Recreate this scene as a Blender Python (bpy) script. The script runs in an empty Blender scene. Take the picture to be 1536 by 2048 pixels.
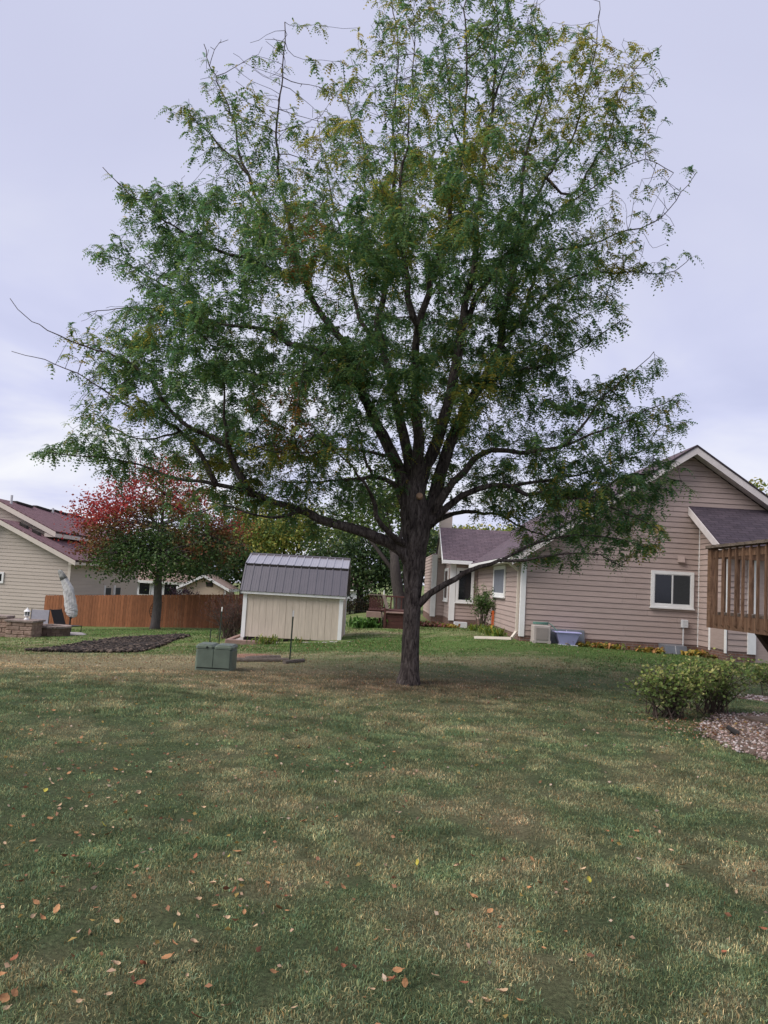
import bpy, math, random
import numpy as np
from mathutils import Vector, kdtree

random.seed(7)
RNG = np.random.default_rng(11)
R = math.radians
scene = bpy.context.scene
COL = scene.collection

# ------------------------------------------------------------------ camera
cam_data = bpy.data.cameras.new("camera")
cam = bpy.data.objects.new("camera", cam_data)
COL.objects.link(cam)
cam_data.sensor_fit = 'VERTICAL'
cam_data.sensor_height = 36.0
cam_data.sensor_width = 27.0
cam_data.lens = 27.035
cam_data.clip_start = 0.05
cam_data.clip_end = 3000
cam.location = (0, 0, 1.6)
PITCH, ROLL = math.atan(141 / 1538.0), R(3.25)
from mathutils import Matrix
_f = Vector((0, math.cos(PITCH), math.sin(PITCH)))
_r0 = Vector((1, 0, 0))
_u0 = Vector((0, -math.sin(PITCH), math.cos(PITCH)))
_r = _r0 * math.cos(ROLL) + _u0 * math.sin(ROLL)
_u = _u0 * math.cos(ROLL) - _r0 * math.sin(ROLL)
cam.rotation_euler = Matrix((_r, _u, -_f)).transposed().to_euler()
scene.camera = cam

# ------------------------------------------------------------------ sky, sun, exposure
SUN_EL, SUN_AZ = R(46), R(243)          # azimuth clockwise from +Y: the brighter sky is behind-left
world = bpy.data.worlds.new("World")
scene.world = world
world.use_nodes = True
wn, wl = world.node_tree.nodes, world.node_tree.links
wn.clear()
w_out = wn.new('ShaderNodeOutputWorld')
w_sky = wn.new('ShaderNodeTexSky')
w_sky.sky_type = 'NISHITA'
w_sky.sun_disc = False
w_sky.sun_elevation = SUN_EL
w_sky.sun_rotation = SUN_AZ
w_bg1 = wn.new('ShaderNodeBackground')
w_bg1.inputs[1].default_value = 0.05
wl.new(w_sky.outputs[0], w_bg1.inputs[0])
w_tc = wn.new('ShaderNodeTexCoord')
w_sep = wn.new('ShaderNodeSeparateXYZ')
wl.new(w_tc.outputs['Generated'], w_sep.inputs[0])
def wmath(op, a, b=None):
    n = wn.new('ShaderNodeMath'); n.operation = op
    for i, v in enumerate((a, b)):
        if v is None: continue
        if isinstance(v, (int, float)): n.inputs[i].default_value = v
        else: wl.new(v, n.inputs[i])
    return n.outputs[0]
w_z = wmath('ADD', wmath('MAXIMUM', w_sep.outputs['Z'], 0.0), 0.16)
w_cmb = wn.new('ShaderNodeCombineXYZ')
wl.new(wmath('DIVIDE', w_sep.outputs['X'], w_z), w_cmb.inputs[0])
wl.new(wmath('DIVIDE', w_sep.outputs['Y'], w_z), w_cmb.inputs[1])
w_noise = wn.new('ShaderNodeTexNoise')
w_noise.inputs['Scale'].default_value = 0.8
w_noise.inputs['Detail'].default_value = 5.0
w_noise.inputs['Roughness'].default_value = 0.5
w_noise.inputs['Distortion'].default_value = 0.5
wl.new(w_cmb.outputs[0], w_noise.inputs['Vector'])
w_ramp = wn.new('ShaderNodeValToRGB')
w_ramp.color_ramp.elements[0].position = 0.27
w_ramp.color_ramp.elements[0].color = (0.53, 0.56, 0.80, 1)
w_ramp.color_ramp.elements[1].position = 0.64
w_ramp.color_ramp.elements[1].color = (0.97, 0.97, 1.0, 1)
e = w_ramp.color_ramp.elements.new(0.44); e.color = (0.68, 0.70, 0.93, 1)
wl.new(w_noise.outputs[0], w_ramp.inputs[0])
w_bg2 = wn.new('ShaderNodeBackground')
w_bg2.inputs[1].default_value = 0.413
w_high = wn.new('ShaderNodeMix'); w_high.data_type = 'RGBA'      # smooth high layer overhead, broken banks low down
w_fac = wn.new('ShaderNodeMapRange'); w_fac.interpolation_type = 'SMOOTHSTEP'
w_fac.inputs[1].default_value = 0.10; w_fac.inputs[2].default_value = 0.55
wl.new(w_sep.outputs['Z'], w_fac.inputs[0])
wl.new(w_fac.outputs[0], w_high.inputs[0])
wl.new(w_ramp.outputs[0], w_high.inputs[6])
w_ramp2 = wn.new('ShaderNodeValToRGB')
w_ramp2.color_ramp.elements[0].position = 0.3; w_ramp2.color_ramp.elements[0].color = (0.60, 0.615, 0.81, 1)
w_ramp2.color_ramp.elements[1].position = 0.7; w_ramp2.color_ramp.elements[1].color = (0.665, 0.685, 0.875, 1)
wl.new(w_noise.outputs[0], w_ramp2.inputs[0])
wl.new(w_ramp2.outputs[0], w_high.inputs[7])
wl.new(w_high.outputs[2], w_bg2.inputs[0])
w_mix = wn.new('ShaderNodeMixShader')
w_mix.inputs[0].default_value = 0.93      # nearly closed cloud deck
wl.new(w_bg1.outputs[0], w_mix.inputs[1])
wl.new(w_bg2.outputs[0], w_mix.inputs[2])
wl.new(w_mix.outputs[0], w_out.inputs[0])

sun_data = bpy.data.lights.new("sun", 'SUN')
sun_data.energy = 1.5
sun_data.angle = R(40)
sun_data.color = (1.0, 0.95, 0.88)
sun = bpy.data.objects.new("sun", sun_data)
COL.objects.link(sun)
_sd = Vector((math.sin(SUN_AZ) * math.cos(SUN_EL), math.cos(SUN_AZ) * math.cos(SUN_EL), math.sin(SUN_EL)))
sun.rotation_euler = _sd.to_track_quat('Z', 'Y').to_euler()
sun.location = (-20, -20, 30)

vs = scene.view_settings
vs.view_transform = 'Standard'
vs.look = 'None'
vs.exposure = 1.32
vs.gamma = 1.0
vs.use_curve_mapping = False
scene.render.engine = 'CYCLES'

# ------------------------------------------------------------------ helpers
def lin(r, g, b):
    f = lambda c: (c / 255 / 12.92) if c / 255 <= 0.04045 else ((c / 255 + 0.055) / 1.055) ** 2.4
    return (f(r), f(g), f(b))

def smooth(a, b, t):
    t = np.clip((np.asarray(t, float) - a) / (b - a), 0, 1)
    return t * t * (3 - 2 * t)

def ground(x, y):
    x = np.asarray(x, float); y = np.asarray(y, float)
    t = smooth(9, 22, y); n = np.maximum(0, -x)
    z = -(0.085 * np.minimum(n, 6) + 0.05 * np.maximum(n - 6, 0)) * t - 0.03 * np.clip(y - 24, 0, 40) * smooth(0, 6, -x)
    z = z + (0.22 * smooth(1, 4, x) - 0.09 * smooth(4, 8, x)) * smooth(14, 21, y) * (1 - smooth(23, 31, y))
    return z
def gz(x, y): return float(ground(x, y))

def _h(i, j, s):
    v = np.sin(i * 127.1 + j * 311.7 + s * 74.7) * 43758.5453
    return v - np.floor(v)
def vnoise(x, y, s=0):
    i = np.floor(x); j = np.floor(y); u = x - i; v = y - j
    u = u * u * (3 - 2 * u); v = v * v * (3 - 2 * v)
    return (_h(i, j, s) * (1 - u) + _h(i + 1, j, s) * u) * (1 - v) + (_h(i, j + 1, s) * (1 - u) + _h(i + 1, j + 1, s) * u) * v
def fbm(x, y, s=0, o=4):
    a, t, w = 0, 0.5, 0
    for k in range(o):
        a = a + vnoise(x * 2 ** k, y * 2 ** k, s + k * 3) * t; w += t; t *= 0.55
    return a / w

MATS = {}
def mat(name, base, rough=0.75, var=0.16, scale=6.0, bump=0.0, bscale=60.0, stretch=(1, 1, 1), spec=0.3,
        metal=0.0, alt=None, rand=0.0, attr=None, transl=0.0):
    """procedural material: noise tint between two tones, optional relief, per-object shift, vertex tint, translucency"""
    m = bpy.data.materials.new(name); m.use_nodes = True
    nt = m.node_tree; N, L = nt.nodes, nt.links
    bs = N['Principled BSDF']; out = N['Material Output']
    bs.inputs['Roughness'].default_value = rough
    bs.inputs['Metallic'].default_value = metal
    bs.inputs['Specular IOR Level'].default_value = spec
    tc = N.new('ShaderNodeTexCoord'); mp = N.new('ShaderNodeMapping')
    mp.inputs['Scale'].default_value = stretch
    L.new(tc.outputs['Object'], mp.inputs['Vector'])
    nz = N.new('ShaderNodeTexNoise'); nz.inputs['Scale'].default_value = scale
    nz.inputs['Detail'].default_value = 6; nz.inputs['Roughness'].default_value = 0.6
    L.new(mp.outputs[0], nz.inputs['Vector'])
    rp = N.new('ShaderNodeValToRGB')
    rp.color_ramp.elements[0].position = 0.3; rp.color_ramp.elements[1].position = 0.72
    a = tuple(max(0, c * (1 - var)) for c in base); b = alt if alt else tuple(min(1, c * (1 + var)) for c in base)
    rp.color_ramp.elements[0].color = (*a, 1); rp.color_ramp.elements[1].color = (*b, 1)
    L.new(nz.outputs[0], rp.inputs[0])
    col = rp.outputs[0]
    if attr:
        at = N.new('ShaderNodeAttribute'); at.attribute_name = attr
        mx = N.new('ShaderNodeMix'); mx.data_type = 'RGBA'; mx.blend_type = 'MULTIPLY'
        mx.inputs[0].default_value = 1.0
        L.new(at.outputs['Color'], mx.inputs[6]); L.new(col, mx.inputs[7]); col = mx.outputs[2]
    if rand:
        oi = N.new('ShaderNodeObjectInfo'); mr = N.new('ShaderNodeMapRange')
        mr.inputs[3].default_value = 1 - rand; mr.inputs[4].default_value = 1 + rand
        L.new(oi.outputs['Random'], mr.inputs[0])
        vm = N.new('ShaderNodeVectorMath'); vm.operation = 'SCALE'
        L.new(col, vm.inputs[0]); L.new(mr.outputs[0], vm.inputs['Scale']); col = vm.outputs[0]
    L.new(col, bs.inputs['Base Color'])
    if bump:
        n2 = N.new('ShaderNodeTexNoise'); n2.inputs['Scale'].default_value = bscale
        n2.inputs['Detail'].default_value = 4
        L.new(mp.outputs[0], n2.inputs['Vector'])
        bp = N.new('ShaderNodeBump'); bp.inputs['Strength'].default_value = bump; bp.inputs['Distance'].default_value = 0.02
        L.new(n2.outputs[0], bp.inputs['Height']); L.new(bp.outputs[0], bs.inputs['Normal'])
    if transl:
        tr = N.new('ShaderNodeBsdfTranslucent'); L.new(col, tr.inputs[0])
        ms = N.new('ShaderNodeMixShader'); ms.inputs[0].default_value = transl
        L.new(bs.outputs[0], ms.inputs[1]); L.new(tr.outputs[0], ms.inputs[2]); L.new(ms.outputs[0], out.inputs[0])
    MATS[name] = m
    return m

def shingle_mat(name, c1, c2, row=0.14, width=0.30):
    m = bpy.data.materials.new(name); m.use_nodes = True
    N, L = m.node_tree.nodes, m.node_tree.links
    bs = N['Principled BSDF']; bs.inputs['Roughness'].default_value = 0.9; bs.inputs['Specular IOR Level'].default_value = 0.2
    tc = N.new('ShaderNodeTexCoord')
    br = N.new('ShaderNodeTexBrick')
    br.inputs['Color1'].default_value = (*c1, 1); br.inputs['Color2'].default_value = (*c2, 1)
    br.inputs['Mortar'].default_value = (*[c * 0.55 for c in c1], 1)
    br.inputs['Scale'].default_value = 1.0
    br.inputs['Mortar Size'].default_value = 0.012
    br.inputs['Brick Width'].default_value = width; br.inputs['Row Height'].default_value = row
    L.new(tc.outputs['UV'], br.inputs['Vector'])
    nz = N.new('ShaderNodeTexNoise'); nz.inputs['Scale'].default_value = 3; nz.inputs['Detail'].default_value = 8
    nz.inputs['Roughness'].default_value = 0.75
    L.new(tc.outputs['UV'], nz.inputs['Vector'])
    mr = N.new('ShaderNodeMapRange'); mr.inputs[1].default_value = 0.3; mr.inputs[2].default_value = 0.7
    mr.inputs[3].default_value = 0.72; mr.inputs[4].default_value = 1.25
    L.new(nz.outputs[0], mr.inputs[0])
    vm = N.new('ShaderNodeVectorMath'); vm.operation = 'SCALE'
    L.new(br.outputs[0], vm.inputs[0]); L.new(mr.outputs[0], vm.inputs['Scale'])
    L.new(vm.outputs[0], bs.inputs['Base Color'])
    bp = N.new('ShaderNodeBump'); bp.inputs['Strength'].default_value = 0.6; bp.inputs['Distance'].default_value = 0.01; bp.invert = True
    L.new(br.outputs['Fac'], bp.inputs['Height']); L.new(bp.outputs[0], bs.inputs['Normal'])
    return m

class MB:
    """collects shapes, then links them as ONE mesh object"""
    def __init__(s): s.v = []; s.f = []; s.uv = {}
    def add(s, vs_, fs_):
        o = len(s.v); s.v.extend([tuple(map(float, p)) for p in vs_]); s.f.extend([tuple(i + o for i in q) for q in fs_]); return s
    def hexa(s, p):          # 8 corners: bottom 4 ccw, top 4 ccw
        return s.add(p, [(3, 2, 1, 0), (4, 5, 6, 7), (0, 1, 5, 4), (1, 2, 6, 5), (2, 3, 7, 6), (3, 0, 4, 7)])
    def box(s, x0, x1, y0, y1, z0, z1):
        return s.hexa([(x0, y0, z0), (x1, y0, z0), (x1, y1, z0), (x0, y1, z0), (x0, y0, z1), (x1, y0, z1), (x1, y1, z1), (x0, y1, z1)])
    def bbox(s, x0, x1, y0, y1, z0, z1, b=0.01):   # box with chamfered top and vertical edges
        prof = [(x0 + b, y0), (x1 - b, y0), (x1, y0 + b), (x1, y1 - b), (x1 - b, y1), (x0 + b, y1), (x0, y1 - b), (x0, y0 + b)]
        cx, cy = (x0 + x1) / 2, (y0 + y1) / 2
        def ins(d): return [(px - b * d * np.sign(px - cx), py - b * d * np.sign(py - cy)) for px, py in prof]
        vs_ = [(p[0], p[1], z0) for p in prof] + [(p[0], p[1], z1 - b) for p in prof] + [(p[0], p[1], z1) for p in ins(0.9)]
        fs_ = [tuple(range(7, -1, -1)), tuple(range(16, 24))]
        for k in range(2):
            for i in range(8):
                j = (i + 1) % 8; fs_.append((k * 8 + i, k * 8 + j, k * 8 + 8 + j, k * 8 + 8 + i))
        return s.add(vs_, fs_)
    def bar(s, a, b, w, h=None, up=(0, 0, 1)):      # rectangular bar from a to b
        a = Vector(a); b = Vector(b); h = h or w
        d = (b - a).normalized(); u = Vector(up)
        if abs(d.dot(u)) > 0.98: u = Vector((0, 1, 0))
        sd = d.cross(u).normalized(); u = sd.cross(d)
        q = [(-w / 2, -h / 2), (w / 2, -h / 2), (w / 2, h / 2), (-w / 2, h / 2)]
        return s.hexa([a + sd * i + u * j for i, j in q] + [b + sd * i + u * j for i, j in q])
    def tube(s, pts, radii, n=8, caps=True, wob=0.0, flat=1.0):
        pts = [Vector(p) for p in pts]; o = len(s.v); prev = None
        for i, p in enumerate(pts):
            d = (pts[min(i + 1, len(pts) - 1)] - pts[max(i - 1, 0)])
            d = d.normalized() if d.length > 1e-9 else Vector((0, 0, 1))
            if prev is None:
                ref = Vector((0, 1, 0)) if abs(d.y) < 0.9 else Vector((1, 0, 0)); a = d.cross(ref).normalized()
            else:
                a = prev - d * prev.dot(d)
                a = a.normalized() if a.length > 1e-6 else d.orthogonal().normalized()
            prev = a; b = d.cross(a)
            r = radii[i] if hasattr(radii, '__len__') else radii
            for k in range(n):
                t = 2 * math.pi * k / n; rr = r * (1 + (random.uniform(-wob, wob) if wob else 0))
                q = p + a * (math.cos(t) * rr) + b * (math.sin(t) * rr * flat); s.v.append((q.x, q.y, q.z))
        for i in range(len(pts) - 1):
            for k in range(n):
                j = (k + 1) % n; s.f.append((o + i * n + k, o + i * n + j, o + (i + 1) * n + j, o + (i + 1) * n + k))
        if caps:
            s.f.append(tuple(o + k for k in range(n - 1, -1, -1))); e_ = o + (len(pts) - 1) * n
            s.f.append(tuple(e_ + k for k in range(n)))
        return s
    def lathe(s, c, prof, n=14):     # profile of (radius, z) about a vertical axis at c
        o = len(s.v)
        for r, z in prof:
            for k in range(n):
                t = 2 * math.pi * k / n; s.v.append((c[0] + r * math.cos(t), c[1] + r * math.sin(t), c[2] + z))
        for i in range(len(prof) - 1):
            for k in range(n):
                j = (k + 1) % n; s.f.append((o + i * n + k, o + i * n + j, o + (i + 1) * n + j, o + (i + 1) * n + k))
        s.f.append(tuple(o + k for k in range(n - 1, -1, -1))); e_ = o + (len(prof) - 1) * n
        s.f.append(tuple(e_ + k for k in range(n)))
        return s
    def build(s, name, m, parent=None, smooth_=False, uvf=None):
        me = bpy.data.meshes.new(name); me.from_pydata(s.v, [], s.f)
        if uvf:
            ul = me.uv_layers.new(name="uv")
            for lp in me.loops: ul.data[lp.index].uv = uvf(me.vertices[lp.vertex_index].co)
        if smooth_:
            for p in me.polygons: p.use_smooth = True
        me.update()
        return link(name, me, m, parent)

def link(name, me, m, parent=None):
    ob = bpy.data.objects.new(name, me)
    if m is not None and not me.materials: me.materials.append(m)
    COL.objects.link(ob)
    if parent is not None:
        ob.parent = parent
        ob.location = -world_loc(parent)      # parts are modelled in world metres, their thing stands at its own base
    return ob
def world_loc(o):
    v = Vector((0, 0, 0))
    while o is not None: v = v + o.location; o = o.parent
    return v
def tag(o, label, cat, group=None):
    o['label'] = label; o['category'] = cat
    if group: o['group'] = group
    return o
def thing(name, label, cat, loc, group=None):
    o = bpy.data.objects.new(name, None); o.empty_display_size = 0.2
    COL.objects.link(o); o.location = loc
    return tag(o, label, cat, group)
def kind(o, k): o['kind'] = k; return o

def npmesh(name, verts, tris, colors=None, m=None, parent=None, quads=False, smooth_=False):
    """a big mesh straight from arrays; colors = one per vertex -> attribute 'tint'"""
    me = bpy.data.meshes.new(name)
    k = tris.shape[1]
    me.vertices.add(len(verts)); me.vertices.foreach_set('co', np.ascontiguousarray(verts, np.float32).ravel())
    me.loops.add(tris.size); me.loops.foreach_set('vertex_index', np.ascontiguousarray(tris, np.int32).ravel())
    me.polygons.add(len(tris)); me.polygons.foreach_set('loop_start', np.arange(0, tris.size, k, dtype=np.int32))
    if smooth_: me.polygons.foreach_set('use_smooth', np.ones(len(tris), bool))
    me.update(calc_edges=True)
    if colors is not None:
        at = me.color_attributes.new('tint', 'FLOAT_COLOR', 'POINT')
        c4 = np.ones((len(verts), 4), np.float32); c4[:, :3] = colors
        at.data.foreach_set('color', c4.ravel())
    return link(name, me, m, parent)

def unit(a): return a / np.maximum(np.linalg.norm(a, axis=-1, keepdims=True), 1e-9)

def leaf_cloud(P, size, rng, aspect=0.55, droop=0.35, D=None):
    """simple folded leaves: 4 vertices, 2 triangles each, at points P"""
    n = len(P)
    if D is None:
        D = rng.normal(size=(n, 3)); D[:, 2] = D[:, 2] * 0.6 - droop
    D = unit(D); S = unit(np.cross(D, rng.normal(size=(n, 3)))); U = np.cross(S, D)
    s = (size * rng.uniform(0.65, 1.25, n))[:, None]
    A = P; B = P + D * s
    mid = P + D * s * 0.5
    C1 = mid + S * s * aspect * 0.5 + U * s * 0.12; C2 = mid - S * s * aspect * 0.5 + U * s * 0.12
    V = np.stack([A, C1, B, C2], 1).reshape(-1, 3)
    o = np.arange(n)[:, None] * 4
    T = np.concatenate([o + np.array([[0, 2, 1]]), o + np.array([[0, 3, 2]])], 0)
    return V, T

# ------------------------------------------------------------------ materials
M = {}
M['siding'] = mat('taupe_siding', (0.385, 0.298, 0.268), 0.7, 0.11, 3, 0.12, 30, (1, 1, 12), rand=0.05)
M['siding_beige'] = mat('beige_siding', (0.50, 0.43, 0.37), 0.7, 0.06, 3, 0.1, 30, (1, 1, 12), rand=0.04)
M['trim'] = mat('white_trim', (0.74, 0.73, 0.72), 0.55, 0.06, 3, 0.05, 40)
M['trim_cream'] = mat('cream_trim', (0.62, 0.55, 0.48), 0.6, 0.06, 3)
M['fascia'] = mat('pale_fascia', (0.58, 0.53, 0.52), 0.6, 0.09, 4)
M['shingle'] = shingle_mat('plum_shingles', (0.135, 0.098, 0.115), (0.10, 0.075, 0.09))
M['shingle_dark'] = shingle_mat('dark_plum_shingles', (0.072, 0.056, 0.07), (0.05, 0.04, 0.052))
M['shingle_red'] = shingle_mat('wine_shingles', (0.20, 0.115, 0.125), (0.165, 0.095, 0.105))
M['glass'] = mat('window_glass', (0.012, 0.014, 0.017), 0.08, 0.2, 1, spec=0.5)
M['screen'] = mat('window_screen', (0.035, 0.038, 0.042), 0.7, 0.2, 40)
M['curtain'] = mat('curtain', (0.16, 0.17, 0.2), 0.8, 0.3, 3, stretch=(30, 30, 1))
def brick_mat(name, c1, c2, mo, w=0.2, h=0.067):
    m = shingle_mat(name, c1, c2, h, w)
    for n in m.node_tree.nodes:
        if n.type == 'TEX_BRICK': n.inputs['Mortar'].default_value = (*mo, 1); n.inputs['Mortar Size'].default_value = 0.008
    return m
M['brick'] = brick_mat('brick_foundation', (0.20, 0.105, 0.08), (0.15, 0.085, 0.07), (0.20, 0.17, 0.15))
M['shed_panel'] = mat('shed_panel_paint', (0.53, 0.45, 0.37), 0.7, 0.13, 2, 0.25, 30, (8, 8, 1), rand=0.03)
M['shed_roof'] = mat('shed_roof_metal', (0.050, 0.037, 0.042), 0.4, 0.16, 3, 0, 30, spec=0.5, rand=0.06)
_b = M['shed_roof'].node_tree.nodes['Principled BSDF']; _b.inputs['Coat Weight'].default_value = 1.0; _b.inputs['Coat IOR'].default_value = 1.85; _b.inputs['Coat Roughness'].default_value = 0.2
M['shed_roof_sheen'] = mat('sky_sheen_roof_metal', (0.25, 0.235, 0.255), 0.35, 0.12, 3, 0, 30, spec=0.5, rand=0.05)  # upper slopes: sky reflection painted in as a paler base colour
_b = M['shed_roof_sheen'].node_tree.nodes['Principled BSDF']; _b.inputs['Coat Weight'].default_value = 1.0; _b.inputs['Coat IOR'].default_value = 1.85; _b.inputs['Coat Roughness'].default_value = 0.2
M['dark'] = mat('dark_timber', (0.03, 0.025, 0.022), 0.9, 0.3, 8)
M['concrete'] = mat('concrete', (0.36, 0.33, 0.32), 0.9, 0.2, 6, 0.4, 50)
M['fence'] = mat('cedar_stained_boards', (0.255, 0.100, 0.046), 0.75, 0.30, 6, 0.25, 30, (6, 6, 0.7), rand=0.2)
M['fence_pale'] = mat('pale_fence_boards', (0.36, 0.23, 0.15), 0.8, 0.16, 6, 0.2, 30, (6, 6, 0.7), rand=0.1)
M['deck_wood'] = mat('weathered_deck_wood', (0.125, 0.062, 0.034), 0.8, 0.45, 5, 0.6, 40, (9, 9, 1.2), alt=(0.24, 0.14, 0.085), rand=0.2)
M['deck_dark'] = mat('dark_deck_wood', (0.055, 0.032, 0.022), 0.85, 0.35, 5, 0.5, 40, (1.5, 1.5, 9))
M['deck_grey'] = mat('grey_weathered_rail', (0.16, 0.125, 0.10), 0.9, 0.5, 14, 0.9, 60, (3, 1, 3))
M['red_deck'] = mat('redwood_stain', (0.075, 0.030, 0.024), 0.7, 0.2, 8, 0.3, 30, rand=0.1)
M['red_deck_pale'] = mat('worn_redwood', (0.27, 0.18, 0.15), 0.8, 0.2, 8, 0.3, 30)
M['bark'] = None
M['bark_bg'] = mat('tree_bark', (0.048, 0.040, 0.036), 0.95, 0.35, 9, 0.9, 30, (3, 3, 0.6))
M['bark_pale'] = mat('pale_bark', (0.11, 0.095, 0.09), 0.95, 0.3, 9, 0.8, 30, (3, 3, 0.6))
M['locust_leaf'] = mat('locust_leaflets', (1, 1, 1), 0.55, 0.12, 3, attr='tint', transl=0.55, spec=0.25)
M['leaf'] = mat('broad_leaves', (1, 1, 1), 0.55, 0.12, 3, attr='tint', transl=0.32, spec=0.25)
M['stems'] = mat('shrub_stems', (0.075, 0.055, 0.045), 0.9, 0.3, 12)
M['utility'] = mat('olive_green_enamel', (0.115, 0.145, 0.11), 0.5, 0.16, 5, 0.05, 40, spec=0.4)
M['utility_seam'] = mat('dark_seam', (0.02, 0.025, 0.02), 0.8, 0.1, 5)
M['timber'] = mat('weathered_timber', (0.12, 0.095, 0.08), 0.9, 0.35, 10, 0.6, 40, (1, 6, 6), alt=(0.24, 0.2, 0.17))
M['post_green'] = mat('green_steel_post', (0.03, 0.045, 0.032), 0.6, 0.2, 8)
M['post_white'] = mat('white_post_tip', (0.75, 0.75, 0.72), 0.6, 0.05, 8)
M['mulch'] = mat('dark_mulch', (0.014, 0.010, 0.008), 0.95, 0.4, 14, 1.0, 30, alt=(0.040, 0.029, 0.023))
M['chip'] = mat('bark_chips', (1, 1, 1), 0.95, 0.2, 20, attr='tint')
M['soil'] = mat('bare_soil', (0.12, 0.085, 0.065), 0.95, 0.35, 7, 1.0, 30, alt=(0.20, 0.15, 0.12))
M['block'] = mat('tan_wall_block', (0.29, 0.185, 0.14), 0.95, 0.3, 7, 1.0, 22, alt=(0.40, 0.29, 0.235), rand=0.14)
M['block_dark'] = mat('dark_wall_block', (0.15, 0.10, 0.08), 0.95, 0.3, 7, 1.0, 22, rand=0.18)
M['cap'] = mat('cap_stone', (0.24, 0.19, 0.165), 0.95, 0.3, 7, 0.8, 30, rand=0.08)
M['canvas'] = mat('grey_canvas_cover', (0.46, 0.455, 0.44), 0.85, 0.18, 3, 0.5, 12)
M['canvas_dirty'] = mat('mildewed_canvas', (0.14, 0.14, 0.125), 0.9, 0.5, 12, 0.4, 20, alt=(0.34, 0.34, 0.32))
M['plastic_grey'] = mat('grey_sling', (0.34, 0.33, 0.35), 0.7, 0.1, 10)
M['metal_dark'] = mat('dark_metal', (0.025, 0.023, 0.022), 0.55, 0.2, 10)
M['lamp_glass'] = mat('lantern_glass', (0.10, 0.11, 0.13), 0.15, 0.1, 3, spec=0.5)
M['orange'] = mat('orange_marker', (0.72, 0.13, 0.02), 0.5, 0.06, 4)
M['yellow'] = mat('yellow_marker', (0.72, 0.42, 0.05), 0.5, 0.06, 4)
M['resin'] = mat('taupe_resin', (0.42, 0.37, 0.34), 0.6, 0.08, 5)
M['resin_dark'] = mat('dark_taupe_resin', (0.27, 0.235, 0.215), 0.7, 0.08, 5)  # darker taupe resin of the hose box front panel
M['hose'] = mat('green_hose', (0.12, 0.24, 0.20), 0.45, 0.15, 10)
M['tub'] = mat('lavender_plastic', (0.40, 0.40, 0.66), 0.45, 0.08, 4, spec=0.4)
M['well'] = mat('grey_well_cover', (0.14, 0.15, 0.17), 0.35, 0.15, 4, spec=0.5)
M['grey_box'] = mat('grey_meter_box', (0.55, 0.55, 0.56), 0.5, 0.06, 5)
M['stone'] = mat('pink_river_stone', (1, 1, 1), 0.8, 0.18, 18, 0.2, 50, attr='tint')
M['iron'] = mat('rusty_iron', (0.05, 0.03, 0.022), 0.9, 0.3, 20)
M['far_white'] = mat('far_white_siding', (0.62, 0.62, 0.66), 0.8, 0.05, 2)
M['far_tan'] = mat('far_tan_siding', (0.50, 0.40, 0.30), 0.8, 0.05, 2)
M['far_roof'] = mat('far_roof', (0.30, 0.22, 0.19), 0.9, 0.15, 4)
M['grass'] = mat('grass_blades', (1, 1, 1), 0.6, 0.10, 2, attr='tint', transl=0.25, spec=0.2)

def lawn_material():
    m = bpy.data.materials.new('lawn'); m.use_nodes = True
    N, L = m.node_tree.nodes, m.node_tree.links
    bs = N['Principled BSDF']; bs.inputs['Roughness'].default_value = 0.9; bs.inputs['Specular IOR Level'].default_value = 0.1
    at = N.new('ShaderNodeAttribute'); at.attribute_name = 'tint'
    tc = N.new('ShaderNodeTexCoord')
    def nz(sc, d):
        n = N.new('ShaderNodeTexNoise'); n.inputs['Scale'].default_value = sc; n.inputs['Detail'].default_value = d
        n.inputs['Roughness'].default_value = 0.7; L.new(tc.outputs['Object'], n.inputs['Vector']); return n.outputs[0]
    def mr(v, a, b):
        n = N.new('ShaderNodeMapRange'); n.inputs[1].default_value = 0.3; n.inputs[2].default_value = 0.7
        n.inputs[3].default_value = a; n.inputs[4].default_value = b; L.new(v, n.inputs[0]); return n.outputs[0]
    def mul(v, f):
        n = N.new('ShaderNodeVectorMath'); n.operation = 'SCALE'; L.new(v, n.inputs[0]); L.new(f, n.inputs['Scale']); return n.outputs[0]
    c = mul(mul(at.outputs['Color'], mr(nz(40, 8), 0.45, 1.5)), mr(nz(5, 4), 0.85, 1.15))
    mx = N.new('ShaderNodeMix'); mx.data_type = 'RGBA'
    L.new(mr(nz(70, 3), -0.35, 0.30), mx.inputs[0]); mx.clamp_factor = True
    L.new(c, mx.inputs[6]); mx.inputs[7].default_value = (0.20, 0.16, 0.095, 1)
    L.new(mx.outputs[2], bs.inputs['Base Color'])
    bp = N.new('ShaderNodeBump'); bp.inputs['Strength'].default_value = 0.9; bp.inputs['Distance'].default_value = 0.03
    L.new(nz(55, 6), bp.inputs['Height']); L.new(bp.outputs[0], bs.inputs['Normal'])
    return m
M['lawn'] = lawn_material()

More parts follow.
